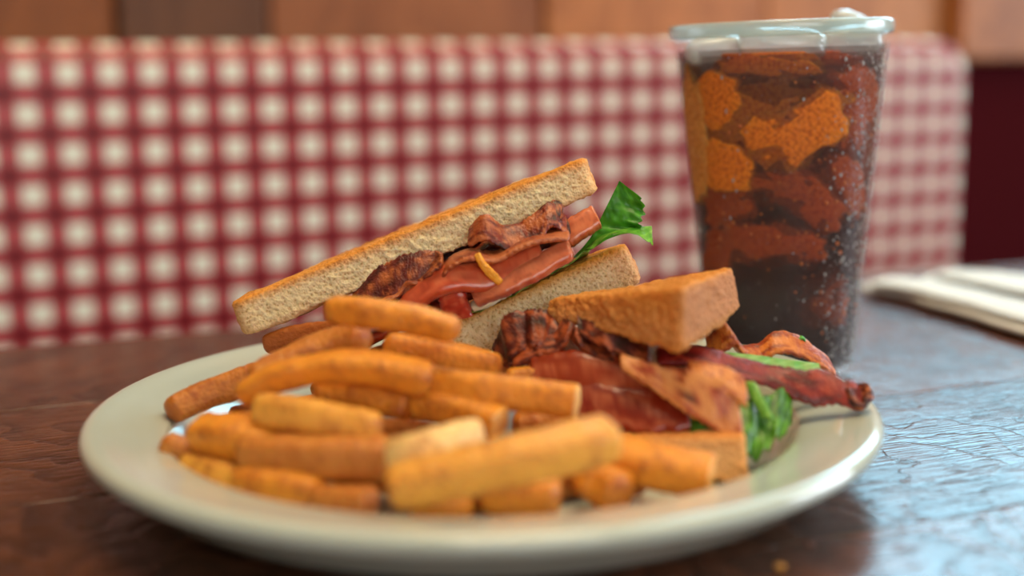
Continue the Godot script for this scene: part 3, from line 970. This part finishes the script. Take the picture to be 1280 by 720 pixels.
	# pale-edged bacon in front
	part("bacon_strip", strip([Vector3(0.0356, 0.0432, -0.414), Vector3(0.0448, 0.0397, -0.408), Vector3(0.0541, 0.0363, -0.403), Vector3(0.0636, 0.033, -0.4), Vector3(0.0731, 0.03, -0.398)], [Vector3(0, -0.002, 0.003), Vector3(0.001, -0.004, 0.003), Vector3(0.001, -0.0065, 0.003), Vector3(0.001, -0.0085, 0.003), Vector3(0.001, -0.0085, 0.003)], 0.0026, {"seed": 16.0, "fatness": 0.45, "fat": lin(226, 150, 84), "lean": lin(180, 70, 36), "wave": 0.0006}), M.bacon, o)
	part("bacon_strip", strip([Vector3(0.0573, 0.0417, -0.408), Vector3(0.0646, 0.0405, -0.404), Vector3(0.0708, 0.0383, -0.402), Vector3(0.0751, 0.0353, -0.401)], [Vector3(0, -0.002, 0.004), Vector3(0, -0.003, 0.004), Vector3(0, -0.004, 0.004), Vector3(0, -0.004, 0.003)], 0.0026, {"seed": 17.0, "fatness": 0.5, "fat": lin(222, 140, 66), "lean": lin(176, 76, 34)}), M.bacon, o)
	# long strips sticking out to the right
	part("bacon_strip", strip([Vector3(0.0488, 0.0425, -0.425), Vector3(0.0623, 0.0423, -0.424), Vector3(0.0732, 0.0391, -0.424), Vector3(0.0871, 0.0351, -0.425), Vector3(0.0986, 0.032, -0.421), Vector3(0.1078, 0.0322, -0.42), Vector3(0.1136, 0.0296, -0.419), Vector3(0.1181, 0.0304, -0.42)], [Vector3(0, -0.0022, 0.004), Vector3(0, -0.0025, 0.004), Vector3(0, -0.0028, 0.004), Vector3(0, -0.0034, 0.004), Vector3(0.001, -0.005, 0.004), Vector3(0.001, -0.005, 0.004), Vector3(0.002, -0.0045, 0.003), Vector3(0.002, -0.003, 0.003)], 0.0032, {"seed": 18.0, "n": 90, "lean": lin(138, 22, 22), "dark": lin(84, 14, 18), "fat": lin(176, 62, 38), "fatness": -0.1, "wave": 0.0005, "waves": 3.0}), M.bacon, o, "dark red bacon strip with curled tip")
	part("bacon_strip", strip([Vector3(0.111, 0.0316, -0.42), Vector3(0.1136, 0.0277, -0.417), Vector3(0.1169, 0.0268, -0.417), Vector3(0.1195, 0.0301, -0.419), Vector3(0.1175, 0.0321, -0.422)], [Vector3(0.0015, 0.001, 0.003), Vector3(0.0015, 0.001, 0.003), Vector3(0.001, 0.001, 0.003), Vector3(0.001, 0, 0.003), Vector3(0.001, 0, 0.003)], 0.003, {"seed": 19.0, "lean": lin(90, 20, 18), "wave": 0.0005}), M.bacon, o)
	part("bacon_strip", strip([Vector3(0.0703, 0.041, -0.452), Vector3(0.0733, 0.0428, -0.449), Vector3(0.0765, 0.0465, -0.448), Vector3(0.0793, 0.042, -0.447), Vector3(0.0824, 0.0383, -0.448), Vector3(0.0889, 0.038, -0.449), Vector3(0.0951, 0.0414, -0.449), Vector3(0.1032, 0.0399, -0.449), Vector3(0.1094, 0.0362, -0.448), Vector3(0.1147, 0.0321, -0.448)], [Vector3(0, -0.003, 0.004), Vector3(0.001, -0.004, 0.004), Vector3(0.003, -0.005, 0.004), Vector3(0.003, -0.003, 0.004), Vector3(0.001, -0.0015, 0.004), Vector3(0, -0.0022, 0.004), Vector3(0, -0.003, 0.004), Vector3(0, -0.0032, 0.004), Vector3(0.001, -0.003, 0.004), Vector3(0.001, -0.003, 0.003)], 0.0024, {"seed": 20.0, "n": 100, "fatness": 0.2, "lean": lin(176, 74, 26), "fat": lin(220, 130, 52), "dark": lin(110, 34, 18)}), M.bacon, o, "orange brown looped bacon strip")
	# greens
	var pale := lin(140, 200, 90)
	var dkg := lin(46, 110, 28)
	part("lettuce_leaf", leaf([Vector3(0.0744, 0.0402, -0.44), Vector3(0.0843, 0.0392, -0.44), Vector3(0.0956, 0.0374, -0.44), Vector3(0.1081, 0.0358, -0.44)], [Vector3(0.0732, 0.038, -0.432), Vector3(0.0843, 0.0356, -0.432), Vector3(0.0955, 0.0333, -0.432), Vector3(0.1073, 0.0326, -0.434)], 0.001, 3.0, 0.3, lin(176, 214, 140), lin(110, 180, 80)), M.lettuce, o, "pale green lettuce piece between bacon strips")
	part("lettuce_leaf", leaf([Vector3(0.0528, 0.0272, -0.412), Vector3(0.068, 0.03, -0.408), Vector3(0.0837, 0.031, -0.414), Vector3(0.0956, 0.0335, -0.424)], [Vector3(0.0501, 0.0204, -0.398), Vector3(0.066, 0.0193, -0.394), Vector3(0.0799, 0.0166, -0.397), Vector3(0.0928, 0.0223, -0.412)], 0.0018, 3.5, 1.7, lin(110, 176, 50), lin(30, 84, 22), Vector3(0.1, 1, 0.4)), M.lettuce, o, "dark green lettuce hanging over the lower toast")
	part("lettuce_leaf", leaf([Vector3(0.0131, 0.0203, -0.42), Vector3(0.0289, 0.0219, -0.412), Vector3(0.0442, 0.0218, -0.406), Vector3(0.0581, 0.021, -0.402)], [Vector3(0.013, 0.019, -0.415), Vector3(0.0284, 0.0193, -0.406), Vector3(0.0447, 0.0194, -0.398), Vector3(0.0586, 0.0182, -0.396)], 0.0012, 4.0, 4.4, lin(96, 140, 44), lin(34, 76, 20), Vector3(0.1, 1, 0.4)), M.lettuce, o)
	part("lettuce_stem", strip([Vector3(0.079, 0.0357, -0.414), Vector3(0.0807, 0.0307, -0.408), Vector3(0.0837, 0.0255, -0.404)], [Vector3(0.0018, 0, 0.001), Vector3(0.002, 0, 0.001), Vector3(0.0018, 0, 0.001)], 0.003, {"lean": lin(110, 176, 60), "fat": lin(160, 206, 100), "dark": lin(80, 150, 40), "n": 30, "bump": 0.0003}), M.lettuce, o)

func fries() -> void:
	var gold := lin(238, 154, 46)
	var pale := lin(244, 174, 70)
	var tan := lin(208, 134, 54)
	var brown := lin(178, 100, 42)
	var list := [
		[[Vector3(-0.0607, 0.062, -0.4142), Vector3(-0.0467, 0.062, -0.4066), Vector3(-0.031, 0.06, -0.4039), Vector3(-0.0169, 0.057, -0.3988)], 0.0098, gold, 0.2, 0.0, "golden fry on top of the pile, leaning against the back sandwich cut face"],
		[[Vector3(-0.0929, 0.038, -0.4678), Vector3(-0.079, 0.042, -0.4656), Vector3(-0.0587, 0.046, -0.4586)], 0.0082, brown, 0.35, 0.0, "dark brown fry under the left corner of the back sandwich"],
		[[Vector3(-0.0871, 0.038, -0.4115), Vector3(-0.0729, 0.044, -0.4201), Vector3(-0.0598, 0.048, -0.4238), Vector3(-0.048, 0.051, -0.4209)], 0.0096, tan, 0.2, 0.0, "tan fry right behind the big curved fry, its blunt end under the topmost fry"],
		[[Vector3(-0.0442, 0.047, -0.4251), Vector3(-0.0246, 0.044, -0.4227), Vector3(-0.0035, 0.04, -0.42)], 0.0100, gold, 0.25, 0.0, "fry lying just below the topmost fry, its tip near the front sandwich"],
		[[Vector3(-0.1209, 0.022, -0.432), Vector3(-0.1074, 0.027, -0.4398), Vector3(-0.086, 0.033, -0.4453)], 0.0108, tan, 0.4, 0.0, "greasy brown fry reaching farthest over the plate's left well"],
		[[Vector3(-0.0881, 0.036, -0.3986), Vector3(-0.0756, 0.043, -0.3975), Vector3(-0.0547, 0.047, -0.3952), Vector3(-0.038, 0.046, -0.3922), Vector3(-0.0253, 0.043, -0.3892)], 0.0094, gold, 0.15, 0.0, "long curved golden fry arching across the middle of the pile"],
		[[Vector3(-0.0316, 0.04, -0.4056), Vector3(-0.0131, 0.039, -0.3973), Vector3(0.0048, 0.037, -0.3952), Vector3(0.0214, 0.035, -0.3932)], 0.0104, gold, 0.15, 0.9, "long straight fry with a pale cut end, pointing at the front sandwich tomato"],
		[[Vector3(-0.0649, 0.036, -0.4079), Vector3(-0.0496, 0.036, -0.4031), Vector3(-0.0321, 0.033, -0.3968)], 0.0088, gold, 0.3, 0.0, "short fry tucked under the middle of the curved fry"],
		[[Vector3(-0.0339, 0.034, -0.4), Vector3(-0.0182, 0.033, -0.3953), Vector3(-0.0034, 0.03, -0.3868)], 0.0100, gold, 0.25, 0.5, "thick short fry between the long straight fry and the front diagonal fry"],
		[[Vector3(-0.0807, 0.036, -0.3867), Vector3(-0.0618, 0.035, -0.3804), Vector3(-0.0398, 0.032, -0.3759)], 0.0108, pale, 0.05, 0.0, "pale thick fry with a rounded left end above the left front fries"],
		[[Vector3(-0.1015, 0.026, -0.3942), Vector3(-0.0879, 0.027, -0.3859), Vector3(-0.0719, 0.025, -0.3826)], 0.0116, gold, 0.15, 0.0, "plump short fry right below the greasy brown one"],
		[[Vector3(-0.0846, 0.024, -0.3788), Vector3(-0.0608, 0.025, -0.3715), Vector3(-0.0359, 0.025, -0.3683)], 0.0116, tan, 0.2, 0.0, "wide flat fry under the pale thick fry"],
		[[Vector3(-0.0354, 0.03, -0.3532), Vector3(-0.0255, 0.033, -0.3509), Vector3(-0.0117, 0.033, -0.3639)], 0.0112, lin(250, 206, 130), 0.0, 0.9, "very pale fry piece at the pile's middle, brightest of all"],
		[[Vector3(-0.0353, 0.026, -0.3369), Vector3(-0.0181, 0.03, -0.3368), Vector3(0.0039, 0.034, -0.3393), Vector3(0.0283, 0.036, -0.3517)], 0.0118, pale, 0.08, 0.35, "long front fry lying diagonally over the others toward the front sandwich"],
		[[Vector3(-0.1128, 0.023, -0.3949), Vector3(-0.1015, 0.018, -0.3935), Vector3(-0.0845, 0.016, -0.3813)], 0.0092, tan, 0.25, 0.0, "thin fry pointing out at the plate's left well edge"],
		[[Vector3(-0.1046, 0.017, -0.3884), Vector3(-0.0909, 0.016, -0.3799), Vector3(-0.074, 0.015, -0.3688)], 0.0094, pale, 0.2, 0.0, "fry along the left front inner edge of the plate"],
		[[Vector3(-0.085, 0.017, -0.3744), Vector3(-0.0715, 0.017, -0.3687), Vector3(-0.0567, 0.016, -0.3639)], 0.0102, gold, 0.2, 0.0, "front fry with a pointed left end beside the fry along the inner edge"],
		[[Vector3(-0.0598, 0.015, -0.3626), Vector3(-0.0499, 0.015, -0.3588), Vector3(-0.0401, 0.015, -0.3551)], 0.0096, tan, 0.25, 0.0, "low shaded fry at the front, left of the diagonal fry's lower end"],
		[[Vector3(-0.0303, 0.015, -0.3548), Vector3(-0.021, 0.015, -0.3538), Vector3(-0.0118, 0.015, -0.3556)], 0.0094, gold, 0.15, 0.0, "stubby fry at the very front under the diagonal fry"],
		[[Vector3(-0.0104, 0.018, -0.3596), Vector3(0.0017, 0.017, -0.3578), Vector3(0.0138, 0.016, -0.3554)], 0.0112, gold, 0.1, 0.0, "plump bright fry at the front, right of the stubby fry"],
		[[Vector3(0.0177, 0.02, -0.369), Vector3(0.0258, 0.017, -0.3672), Vector3(0.0336, 0.015, -0.3612)], 0.0124, gold, 0.3, 0.0, "wide short fry at the front between the plump bright fry and the right fry"],
		[[Vector3(0.0246, 0.024, -0.3784), Vector3(0.0407, 0.021, -0.3729), Vector3(0.06, 0.018, -0.3676)], 0.0118, gold, 0.1, 0.3, "rightmost fry, lying before the lower toast corner"],
		[[Vector3(-0.0025, 0.034, -0.4307), Vector3(0.008, 0.034, -0.4326), Vector3(0.0169, 0.034, -0.4322)], 0.0062, gold, 0.3, 0.0, "small thin fry end beside the front sandwich's tomato"],
		[[Vector3(-0.0146, 0.033, -0.4471), Vector3(-0.0032, 0.033, -0.4491), Vector3(0.0054, 0.033, -0.4463)], 0.0070, tan, 0.4, 0.0, "small browned fry end peeking out behind the long straight fry"],
		[[Vector3(-0.0588, 0.02, -0.4093), Vector3(-0.0373, 0.02, -0.4058), Vector3(-0.0108, 0.019, -0.3975)], 0.0110, tan, 0.35, 0.0, "half buried fry behind the very pale piece"],
		[[Vector3(-0.0207, 0.016, -0.3864), Vector3(-0.0031, 0.017, -0.3909), Vector3(0.0203, 0.017, -0.4012)], 0.0108, tan, 0.4, 0.0, "buried fry under the diagonal fry"],
		[[Vector3(-0.0555, 0.016, -0.3835), Vector3(-0.0348, 0.016, -0.3751), Vector3(-0.0198, 0.015, -0.3686)], 0.0106, tan, 0.45, 0.0, "buried dark fry in the gap left of the diagonal fry"],
		[[Vector3(-0.0005, 0.02, -0.4167), Vector3(0.0157, 0.021, -0.4175), Vector3(0.032, 0.022, -0.4183)], 0.0100, tan, 0.4, 0.0, "buried fry between the long straight fry and the diagonal fry"],
		[[Vector3(-0.0832, 0.018, -0.4418), Vector3(-0.0632, 0.022, -0.4426), Vector3(-0.0401, 0.024, -0.4397)], 0.0108, tan, 0.45, 0.0, "buried fry under the curved fry"],
		[[Vector3(-0.1027, 0.014, -0.4169), Vector3(-0.0809, 0.014, -0.3987), Vector3(-0.061, 0.014, -0.3866)], 0.0110, tan, 0.35, 0.0, "buried fry below the wide flat fry, over the plate's left front well"],
		[[Vector3(-0.0991, 0.016, -0.4495), Vector3(-0.0874, 0.016, -0.4336), Vector3(-0.0594, 0.017, -0.4129)], 0.0110, tan, 0.4, 0.0, "buried fry between the greasy brown fry and the pale thick fry"],
		[[Vector3(-0.0486, 0.024, -0.44), Vector3(-0.0284, 0.024, -0.4338), Vector3(-0.0142, 0.022, -0.425)], 0.0110, tan, 0.4, 0.0, "buried fry under the thick short fry"],
		[[Vector3(-0.0197, 0.014, -0.3657), Vector3(-0.0006, 0.014, -0.3724), Vector3(0.0246, 0.014, -0.3871)], 0.0108, tan, 0.4, 0.0, "buried fry behind the front row, right of the diagonal fry's lower end"],
		[[Vector3(0.0127, 0.016, -0.4065), Vector3(0.0252, 0.015, -0.3963), Vector3(0.0385, 0.014, -0.375)], 0.0110, tan, 0.35, 0.0, "buried fry at the right end of the pile, under the rightmost fry"],
		[[Vector3(-0.0566, 0.036, -0.4389), Vector3(-0.0345, 0.034, -0.4438), Vector3(-0.0116, 0.03, -0.4379)], 0.0100, tan, 0.35, 0.0, "buried fry behind the curved fry, under the fry below the topmost"],
	]
	var k := 0
	for f in list:
		var d := fry(f[0], f[1], f[1] * (0.92 + 0.03 * (k % 4)), k + 1, f[2], f[3], f[4])
		var c := Vector3.ZERO
		for p in f[0]:
			c += p / f[0].size()
		var v: PackedVector3Array = d[0]
		for i in v.size():
			v[i] -= c
		d[0] = v
		var o := obj("french_fry", build(d), M.fry)
		o.position = c
		tag(o, f[5], "fry", "french fries on the plate")
		k += 1

func drink() -> void:
	var at := Vector3(0.1219, 0.0004, -0.5717)
	var lean := Basis(Vector3(0, 0, 1), deg_to_rad(1.3))
	# the tumbler: one closed wall, outside up, over the lip, inside down
	var glass := mat(Color(0.86, 0.95, 0.95, 0.03), 0.04)
	glass.transparency = BaseMaterial3D.TRANSPARENCY_ALPHA
	glass.metallic_specular = 0.18
	var prof := [Vector2(0, 0.0), Vector2(0.029, 0.0), Vector2(0.0320, 0.0015), Vector2(0.0328, 0.005), Vector2(0.0368, 0.05), Vector2(0.0412, 0.1), Vector2(0.0465, 0.1505), Vector2(0.0478, 0.1515), Vector2(0.0482, 0.1535), Vector2(0.0480, 0.1558), Vector2(0.0470, 0.1568), Vector2(0.0459, 0.1560), Vector2(0.0453, 0.15), Vector2(0.0400, 0.1), Vector2(0.0356, 0.05), Vector2(0.0318, 0.008), Vector2(0.030, 0.006), Vector2(0, 0.006)]
	var t := thing("drink_tumbler", at, "tall clear flared tumbler full of iced cola behind the plate", "glass")
	t.basis = lean
	obj("tumbler_wall", build(lathe(smooth2(prof, 4), 96)), glass, t)
	var lip := mat(Color(0.80, 0.90, 0.89, 0.42), 0.16)
	lip.transparency = BaseMaterial3D.TRANSPARENCY_ALPHA
	var lp := [Vector2(0.0466, 0.1508), Vector2(0.0480, 0.1514), Vector2(0.0485, 0.1536), Vector2(0.0482, 0.1562), Vector2(0.0470, 0.1572), Vector2(0.0457, 0.1562), Vector2(0.0455, 0.1530), Vector2(0.0466, 0.1508)]
	obj("rolled_rim", build(lathe(smooth2(lp, 4), 96)), lip, t)
	# drops of condensation on the outside
	var drops := MultiMeshInstance3D.new()
	drops.name = "condensation"
	drops.set_meta("kind", "stuff")
	var mm := MultiMesh.new()
	mm.transform_format = MultiMesh.TRANSFORM_3D
	var bead := SphereMesh.new()
	bead.radius = 0.5
	bead.height = 1.0
	bead.radial_segments = 10
	bead.rings = 6
	mm.mesh = bead
	var spots := []
	for i in 12000:
		var a := rng.randf_range(-0.6, PI + 0.3)          # 0 is the right side, half a turn the left
		var y := rng.randf_range(0.004, 0.147)
		var right := smoothstep(0.15, 0.75, cos(a) + 0.25 * rough.get_noise_2d(a * 3.0, y * 40.0))
		if rng.randf() > 0.03 + 0.97 * right:
			continue
		spots.append([a, y, 0.00022 + 0.0010 * pow(rng.randf(), 7.0)])
	mm.instance_count = spots.size()
	for i in spots.size():
		var a: float = spots[i][0]
		var y: float = spots[i][1]
		var s: float = spots[i][2]
		var r := wall_radius(y) + 0.0001
		var b := Basis(Vector3.UP, -a) * Basis.from_scale(Vector3(s * 0.6, s * rng.randf_range(1.0, 1.8), s))
		mm.set_instance_transform(i, Transform3D(b, Vector3(cos(a) * r, y, sin(a) * r)))
	drops.multimesh = mm
	var bm := mat(rgb8(168, 170, 168), 0.1)
	drops.material_override = bm
	t.add_child(drops, true)
	# cola: clear brown layers round a dark middle
	var c := thing("cola", at + lean * Vector3(0, 0.0065, 0), "dark brown iced cola filling the tumbler, amber where ice shows", "drink")
	c.basis = lean
	var layers := []
	for k in 5:
		layers.append(lathe([Vector2(0, 0.0002 + 0.0006 * k), Vector2(cola_radius(0.007, k), 0.0002 + 0.0006 * k), Vector2(cola_radius(0.05, k), 0.0435), Vector2(cola_radius(0.1, k), 0.0935), Vector2(cola_radius(0.146, k), 0.1395 - 0.0025 * k), Vector2(0, 0.1395 - 0.0025 * k)], 72))
	var cm := mat(Color(0.28, 0.07, 0.03, 0.34), 0.08)
	cm.transparency = BaseMaterial3D.TRANSPARENCY_ALPHA
	cm.metallic_specular = 0.0
	obj("cola_surface", build(join(layers)), cm, c)
	var core := lathe([Vector2(0, 0.004), Vector2(0.0215, 0.004), Vector2(0.0255, 0.0435), Vector2(0.0295, 0.0935), Vector2(0.031, 0.128), Vector2(0.022, 0.133), Vector2(0, 0.134)], 72)
	obj("cola_depth", build(core), dull(rgb8(44, 15, 9)), c)
	# ice: sideways, height, size, turn, how far behind the wall, tone
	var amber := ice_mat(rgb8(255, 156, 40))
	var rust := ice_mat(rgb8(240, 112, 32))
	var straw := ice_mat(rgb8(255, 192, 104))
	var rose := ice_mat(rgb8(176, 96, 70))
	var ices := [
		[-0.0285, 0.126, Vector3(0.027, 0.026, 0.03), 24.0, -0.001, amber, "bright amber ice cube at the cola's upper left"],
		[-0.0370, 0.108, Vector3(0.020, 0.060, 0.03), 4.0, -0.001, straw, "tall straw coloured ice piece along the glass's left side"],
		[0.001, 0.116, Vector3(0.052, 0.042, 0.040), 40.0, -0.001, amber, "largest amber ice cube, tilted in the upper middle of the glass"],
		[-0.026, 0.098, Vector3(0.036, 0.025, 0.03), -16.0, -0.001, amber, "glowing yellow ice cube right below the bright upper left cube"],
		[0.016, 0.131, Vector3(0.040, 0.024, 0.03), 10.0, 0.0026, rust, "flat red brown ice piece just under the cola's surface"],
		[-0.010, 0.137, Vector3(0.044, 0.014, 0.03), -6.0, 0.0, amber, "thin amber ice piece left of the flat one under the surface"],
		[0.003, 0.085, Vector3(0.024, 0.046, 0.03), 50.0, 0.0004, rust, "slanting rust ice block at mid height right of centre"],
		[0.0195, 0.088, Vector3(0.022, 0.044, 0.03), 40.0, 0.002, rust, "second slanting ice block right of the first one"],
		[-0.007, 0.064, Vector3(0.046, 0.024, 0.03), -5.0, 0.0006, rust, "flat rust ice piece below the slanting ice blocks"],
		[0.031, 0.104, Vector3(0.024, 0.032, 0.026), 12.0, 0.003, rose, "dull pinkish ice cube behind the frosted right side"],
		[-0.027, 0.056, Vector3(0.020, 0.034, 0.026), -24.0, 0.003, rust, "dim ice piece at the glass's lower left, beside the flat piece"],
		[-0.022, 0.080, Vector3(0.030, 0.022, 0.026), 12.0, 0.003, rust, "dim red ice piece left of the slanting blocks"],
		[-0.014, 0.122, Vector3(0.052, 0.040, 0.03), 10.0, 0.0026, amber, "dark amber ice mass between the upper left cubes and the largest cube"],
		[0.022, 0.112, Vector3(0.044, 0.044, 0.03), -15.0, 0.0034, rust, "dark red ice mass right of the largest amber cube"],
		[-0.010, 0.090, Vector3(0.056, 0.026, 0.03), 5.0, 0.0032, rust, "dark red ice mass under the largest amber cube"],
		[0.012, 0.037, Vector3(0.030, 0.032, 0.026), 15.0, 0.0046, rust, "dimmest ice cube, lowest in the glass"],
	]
	for i in ices.size():
		var q: Array = ices[i]
		var r := cola_radius(q[1], 0) + 0.0005
		var z: float = sqrt(maxf(r * r - q[0] * q[0] * 0.86, 0.0)) - q[2].z / 2 - q[4]
		var turn := Transform3D(Basis(Vector3.UP, atan2(q[0], z) * 0.7) * Basis(Vector3(0, 0, 1), deg_to_rad(q[3])) * Basis(Vector3(1, 0, 0), 0.35 * sin(i * 2.1)), Vector3(q[0] * 0.95, q[1], z))
		var d := lump(q[2], i + 1.0, 2.5, 0.24)
		var v: PackedVector3Array = d[0]
		for k in v.size():           # the ice is worn to the glass where it touches
			var p := turn * v[k]
			var most := cola_radius(p.y, 0) + (0.0002 if q[4] < 0.0 else -0.0006)
			var far := Vector2(p.x, p.z).length()
			if far > most:
				p.x *= most / far
				p.z *= most / far
			p.y = minf(p.y, 0.1445)
			v[k] = turn.affine_inverse() * p
		d[0] = v
		var o := obj("ice_cube", build(d), q[5])
		o.transform = Transform3D(lean, at) * turn
		tag(o, q[6], "ice", "ice cubes in the cola")
	# clear ice at the top
	var clear := mat(Color(0.92, 0.98, 0.98, 0.48), 0.12)
	clear.transparency = BaseMaterial3D.TRANSPARENCY_ALPHA
	var tops := [
		[Vector3(-0.004, 0.1475, 0.024), Vector3(0.036, 0.014, 0.026), -4.0, "clear ice cube floating at the front of the cola's surface"],
		[Vector3(-0.031, 0.146, 0.012), Vector3(0.024, 0.012, 0.022), 8.0, "clear ice piece floating at the surface's left side"],
		[Vector3(0.027, 0.1475, 0.014), Vector3(0.026, 0.014, 0.024), 5.0, "clear ice piece floating at the surface's right side"],
		[Vector3(0.034, 0.155, -0.014), Vector3(0.018, 0.012, 0.016), -22.0, "clear ice corner poking above the rim at the right"],
	]
	for i in tops.size():
		var q: Array = tops[i]
		var o := obj("ice_cube", build(lump(q[1], i + 20.0)), clear)
		o.transform = Transform3D(lean, at) * Transform3D(Basis(Vector3(0, 0, 1), deg_to_rad(q[2])), q[0])
		tag(o, q[3], "ice", "ice cubes in the cola")
	# bubbles under the glass
	var bub := MultiMeshInstance3D.new()
	bub.name = "bubbles"
	bub.set_meta("kind", "stuff")
	var bb := MultiMesh.new()
	bb.transform_format = MultiMesh.TRANSFORM_3D
	bb.mesh = bead
	bb.instance_count = 150
	for i in 150:
		var a := rng.randf_range(0.05, PI - 0.05)
		var y := rng.randf_range(0.02, 0.136)
		var r := cola_radius(y, 0) - 0.0002
		var s := 0.0007 + 0.0011 * pow(rng.randf(), 3.0)
		bb.set_instance_transform(i, Transform3D(Basis.from_scale(Vector3.ONE * s), Vector3(cos(a) * r, y - 0.0065, sin(a) * r)))
	bub.multimesh = bb
	var am := mat(rgb8(206, 112, 48), 0.1)
	bub.material_override = am
	c.add_child(bub, true)

func dull(c: Color) -> StandardMaterial3D:
	var m := mat(c, 0.5)
	m.metallic_specular = 0.1
	return m

func wall_radius(y: float) -> float:
	return 0.0328 + (y - 0.005) * (0.0465 - 0.0328) / 0.1455

func cola_radius(y: float, k: int) -> float:
	return wall_radius(y) - 0.0014 - [0.0, 0.0013, 0.0027, 0.0043, 0.0062][k]

func ice_mat(c: Color) -> StandardMaterial3D:
	var m := mat(c, 0.6)
	m.metallic_specular = 0.15
	m.uv1_triplanar = true
	m.uv1_scale = Vector3.ONE / 0.012
	m.albedo_texture = M.get("ice_tex") if M.has("ice_tex") else noise_tex(FastNoiseLite.TYPE_SIMPLEX_SMOOTH, 0.02, 4, 256, 17, [[0.0, 0.5, 1.0], [Color(0.6, 0.4, 0.28), Color(0.92, 0.82, 0.72), Color(1, 1, 1)]])
	M.ice_tex = m.albedo_texture
	m.subsurf_scatter_enabled = true
	m.subsurf_scatter_strength = 0.4
	return m

func crumbs() -> void:
	var m := mat(lin_srgb(232, 168, 84), 0.7)
	var k := 0
	var spots := [
		[Vector3(0.0965, 0.013, -0.4108), "golden fried crumb lying in the plate's right well below the bacon tip"],
		[Vector3(0.0746, 0.019, -0.3576), "fried crumb on the front right inner edge of the plate"],
		[Vector3(-0.104, 0.012, -0.3973), "golden crumb at the left end of the fries, in the plate's well"],
		[Vector3(-0.1098, 0.021, -0.3978), "brown crumb on the left inner edge of the plate beside the thin pointing fry"],
		[Vector3(-0.0898, 0.016, -0.3678), "small crumb on the plate's front left slope before the fries"],
	]
	for q in spots:
		var o := obj("crumb", build(lump(Vector3(0.0022, 0.0014, 0.0018) * (0.7 + 0.1 * (k % 5)), k + 50.0, 2.4, 0.3)), m)
		o.position = q[0]
		o.rotation.y = k * 1.3
		tag(o, q[1], "crumb", "crumbs on the plate")
		k += 1
	var t := obj("crumb", build(lump(Vector3(0.003, 0.0016, 0.0024), 70.0, 2.4, 0.3)), m)
	t.position = Vector3(0.0747, 0.0008, -0.3413)
	tag(t, "single pale crumb on the dark table in front of the plate", "crumb")
	var c := obj("chive_bit", build(strip([Vector3(0.1022, 0.0395, -0.452), Vector3(0.103, 0.0419, -0.452), Vector3(0.1047, 0.0422, -0.452), Vector3(0.1053, 0.0401, -0.452)], [Vector3(0, 0, 0.002), Vector3(0, 0, 0.002), Vector3(0, 0, 0.002), Vector3(0, 0, 0.002)], 0.0012, {"lean": lin(80, 170, 40), "fat": lin(130, 210, 80), "dark": lin(50, 120, 30), "n": 30})), M.lettuce)
	tag(c, "tiny curl of green herb on the looped bacon strip", "herb")

func lin_srgb(r: int, g: int, b: int) -> Color:
	return Color8(r, g, b)
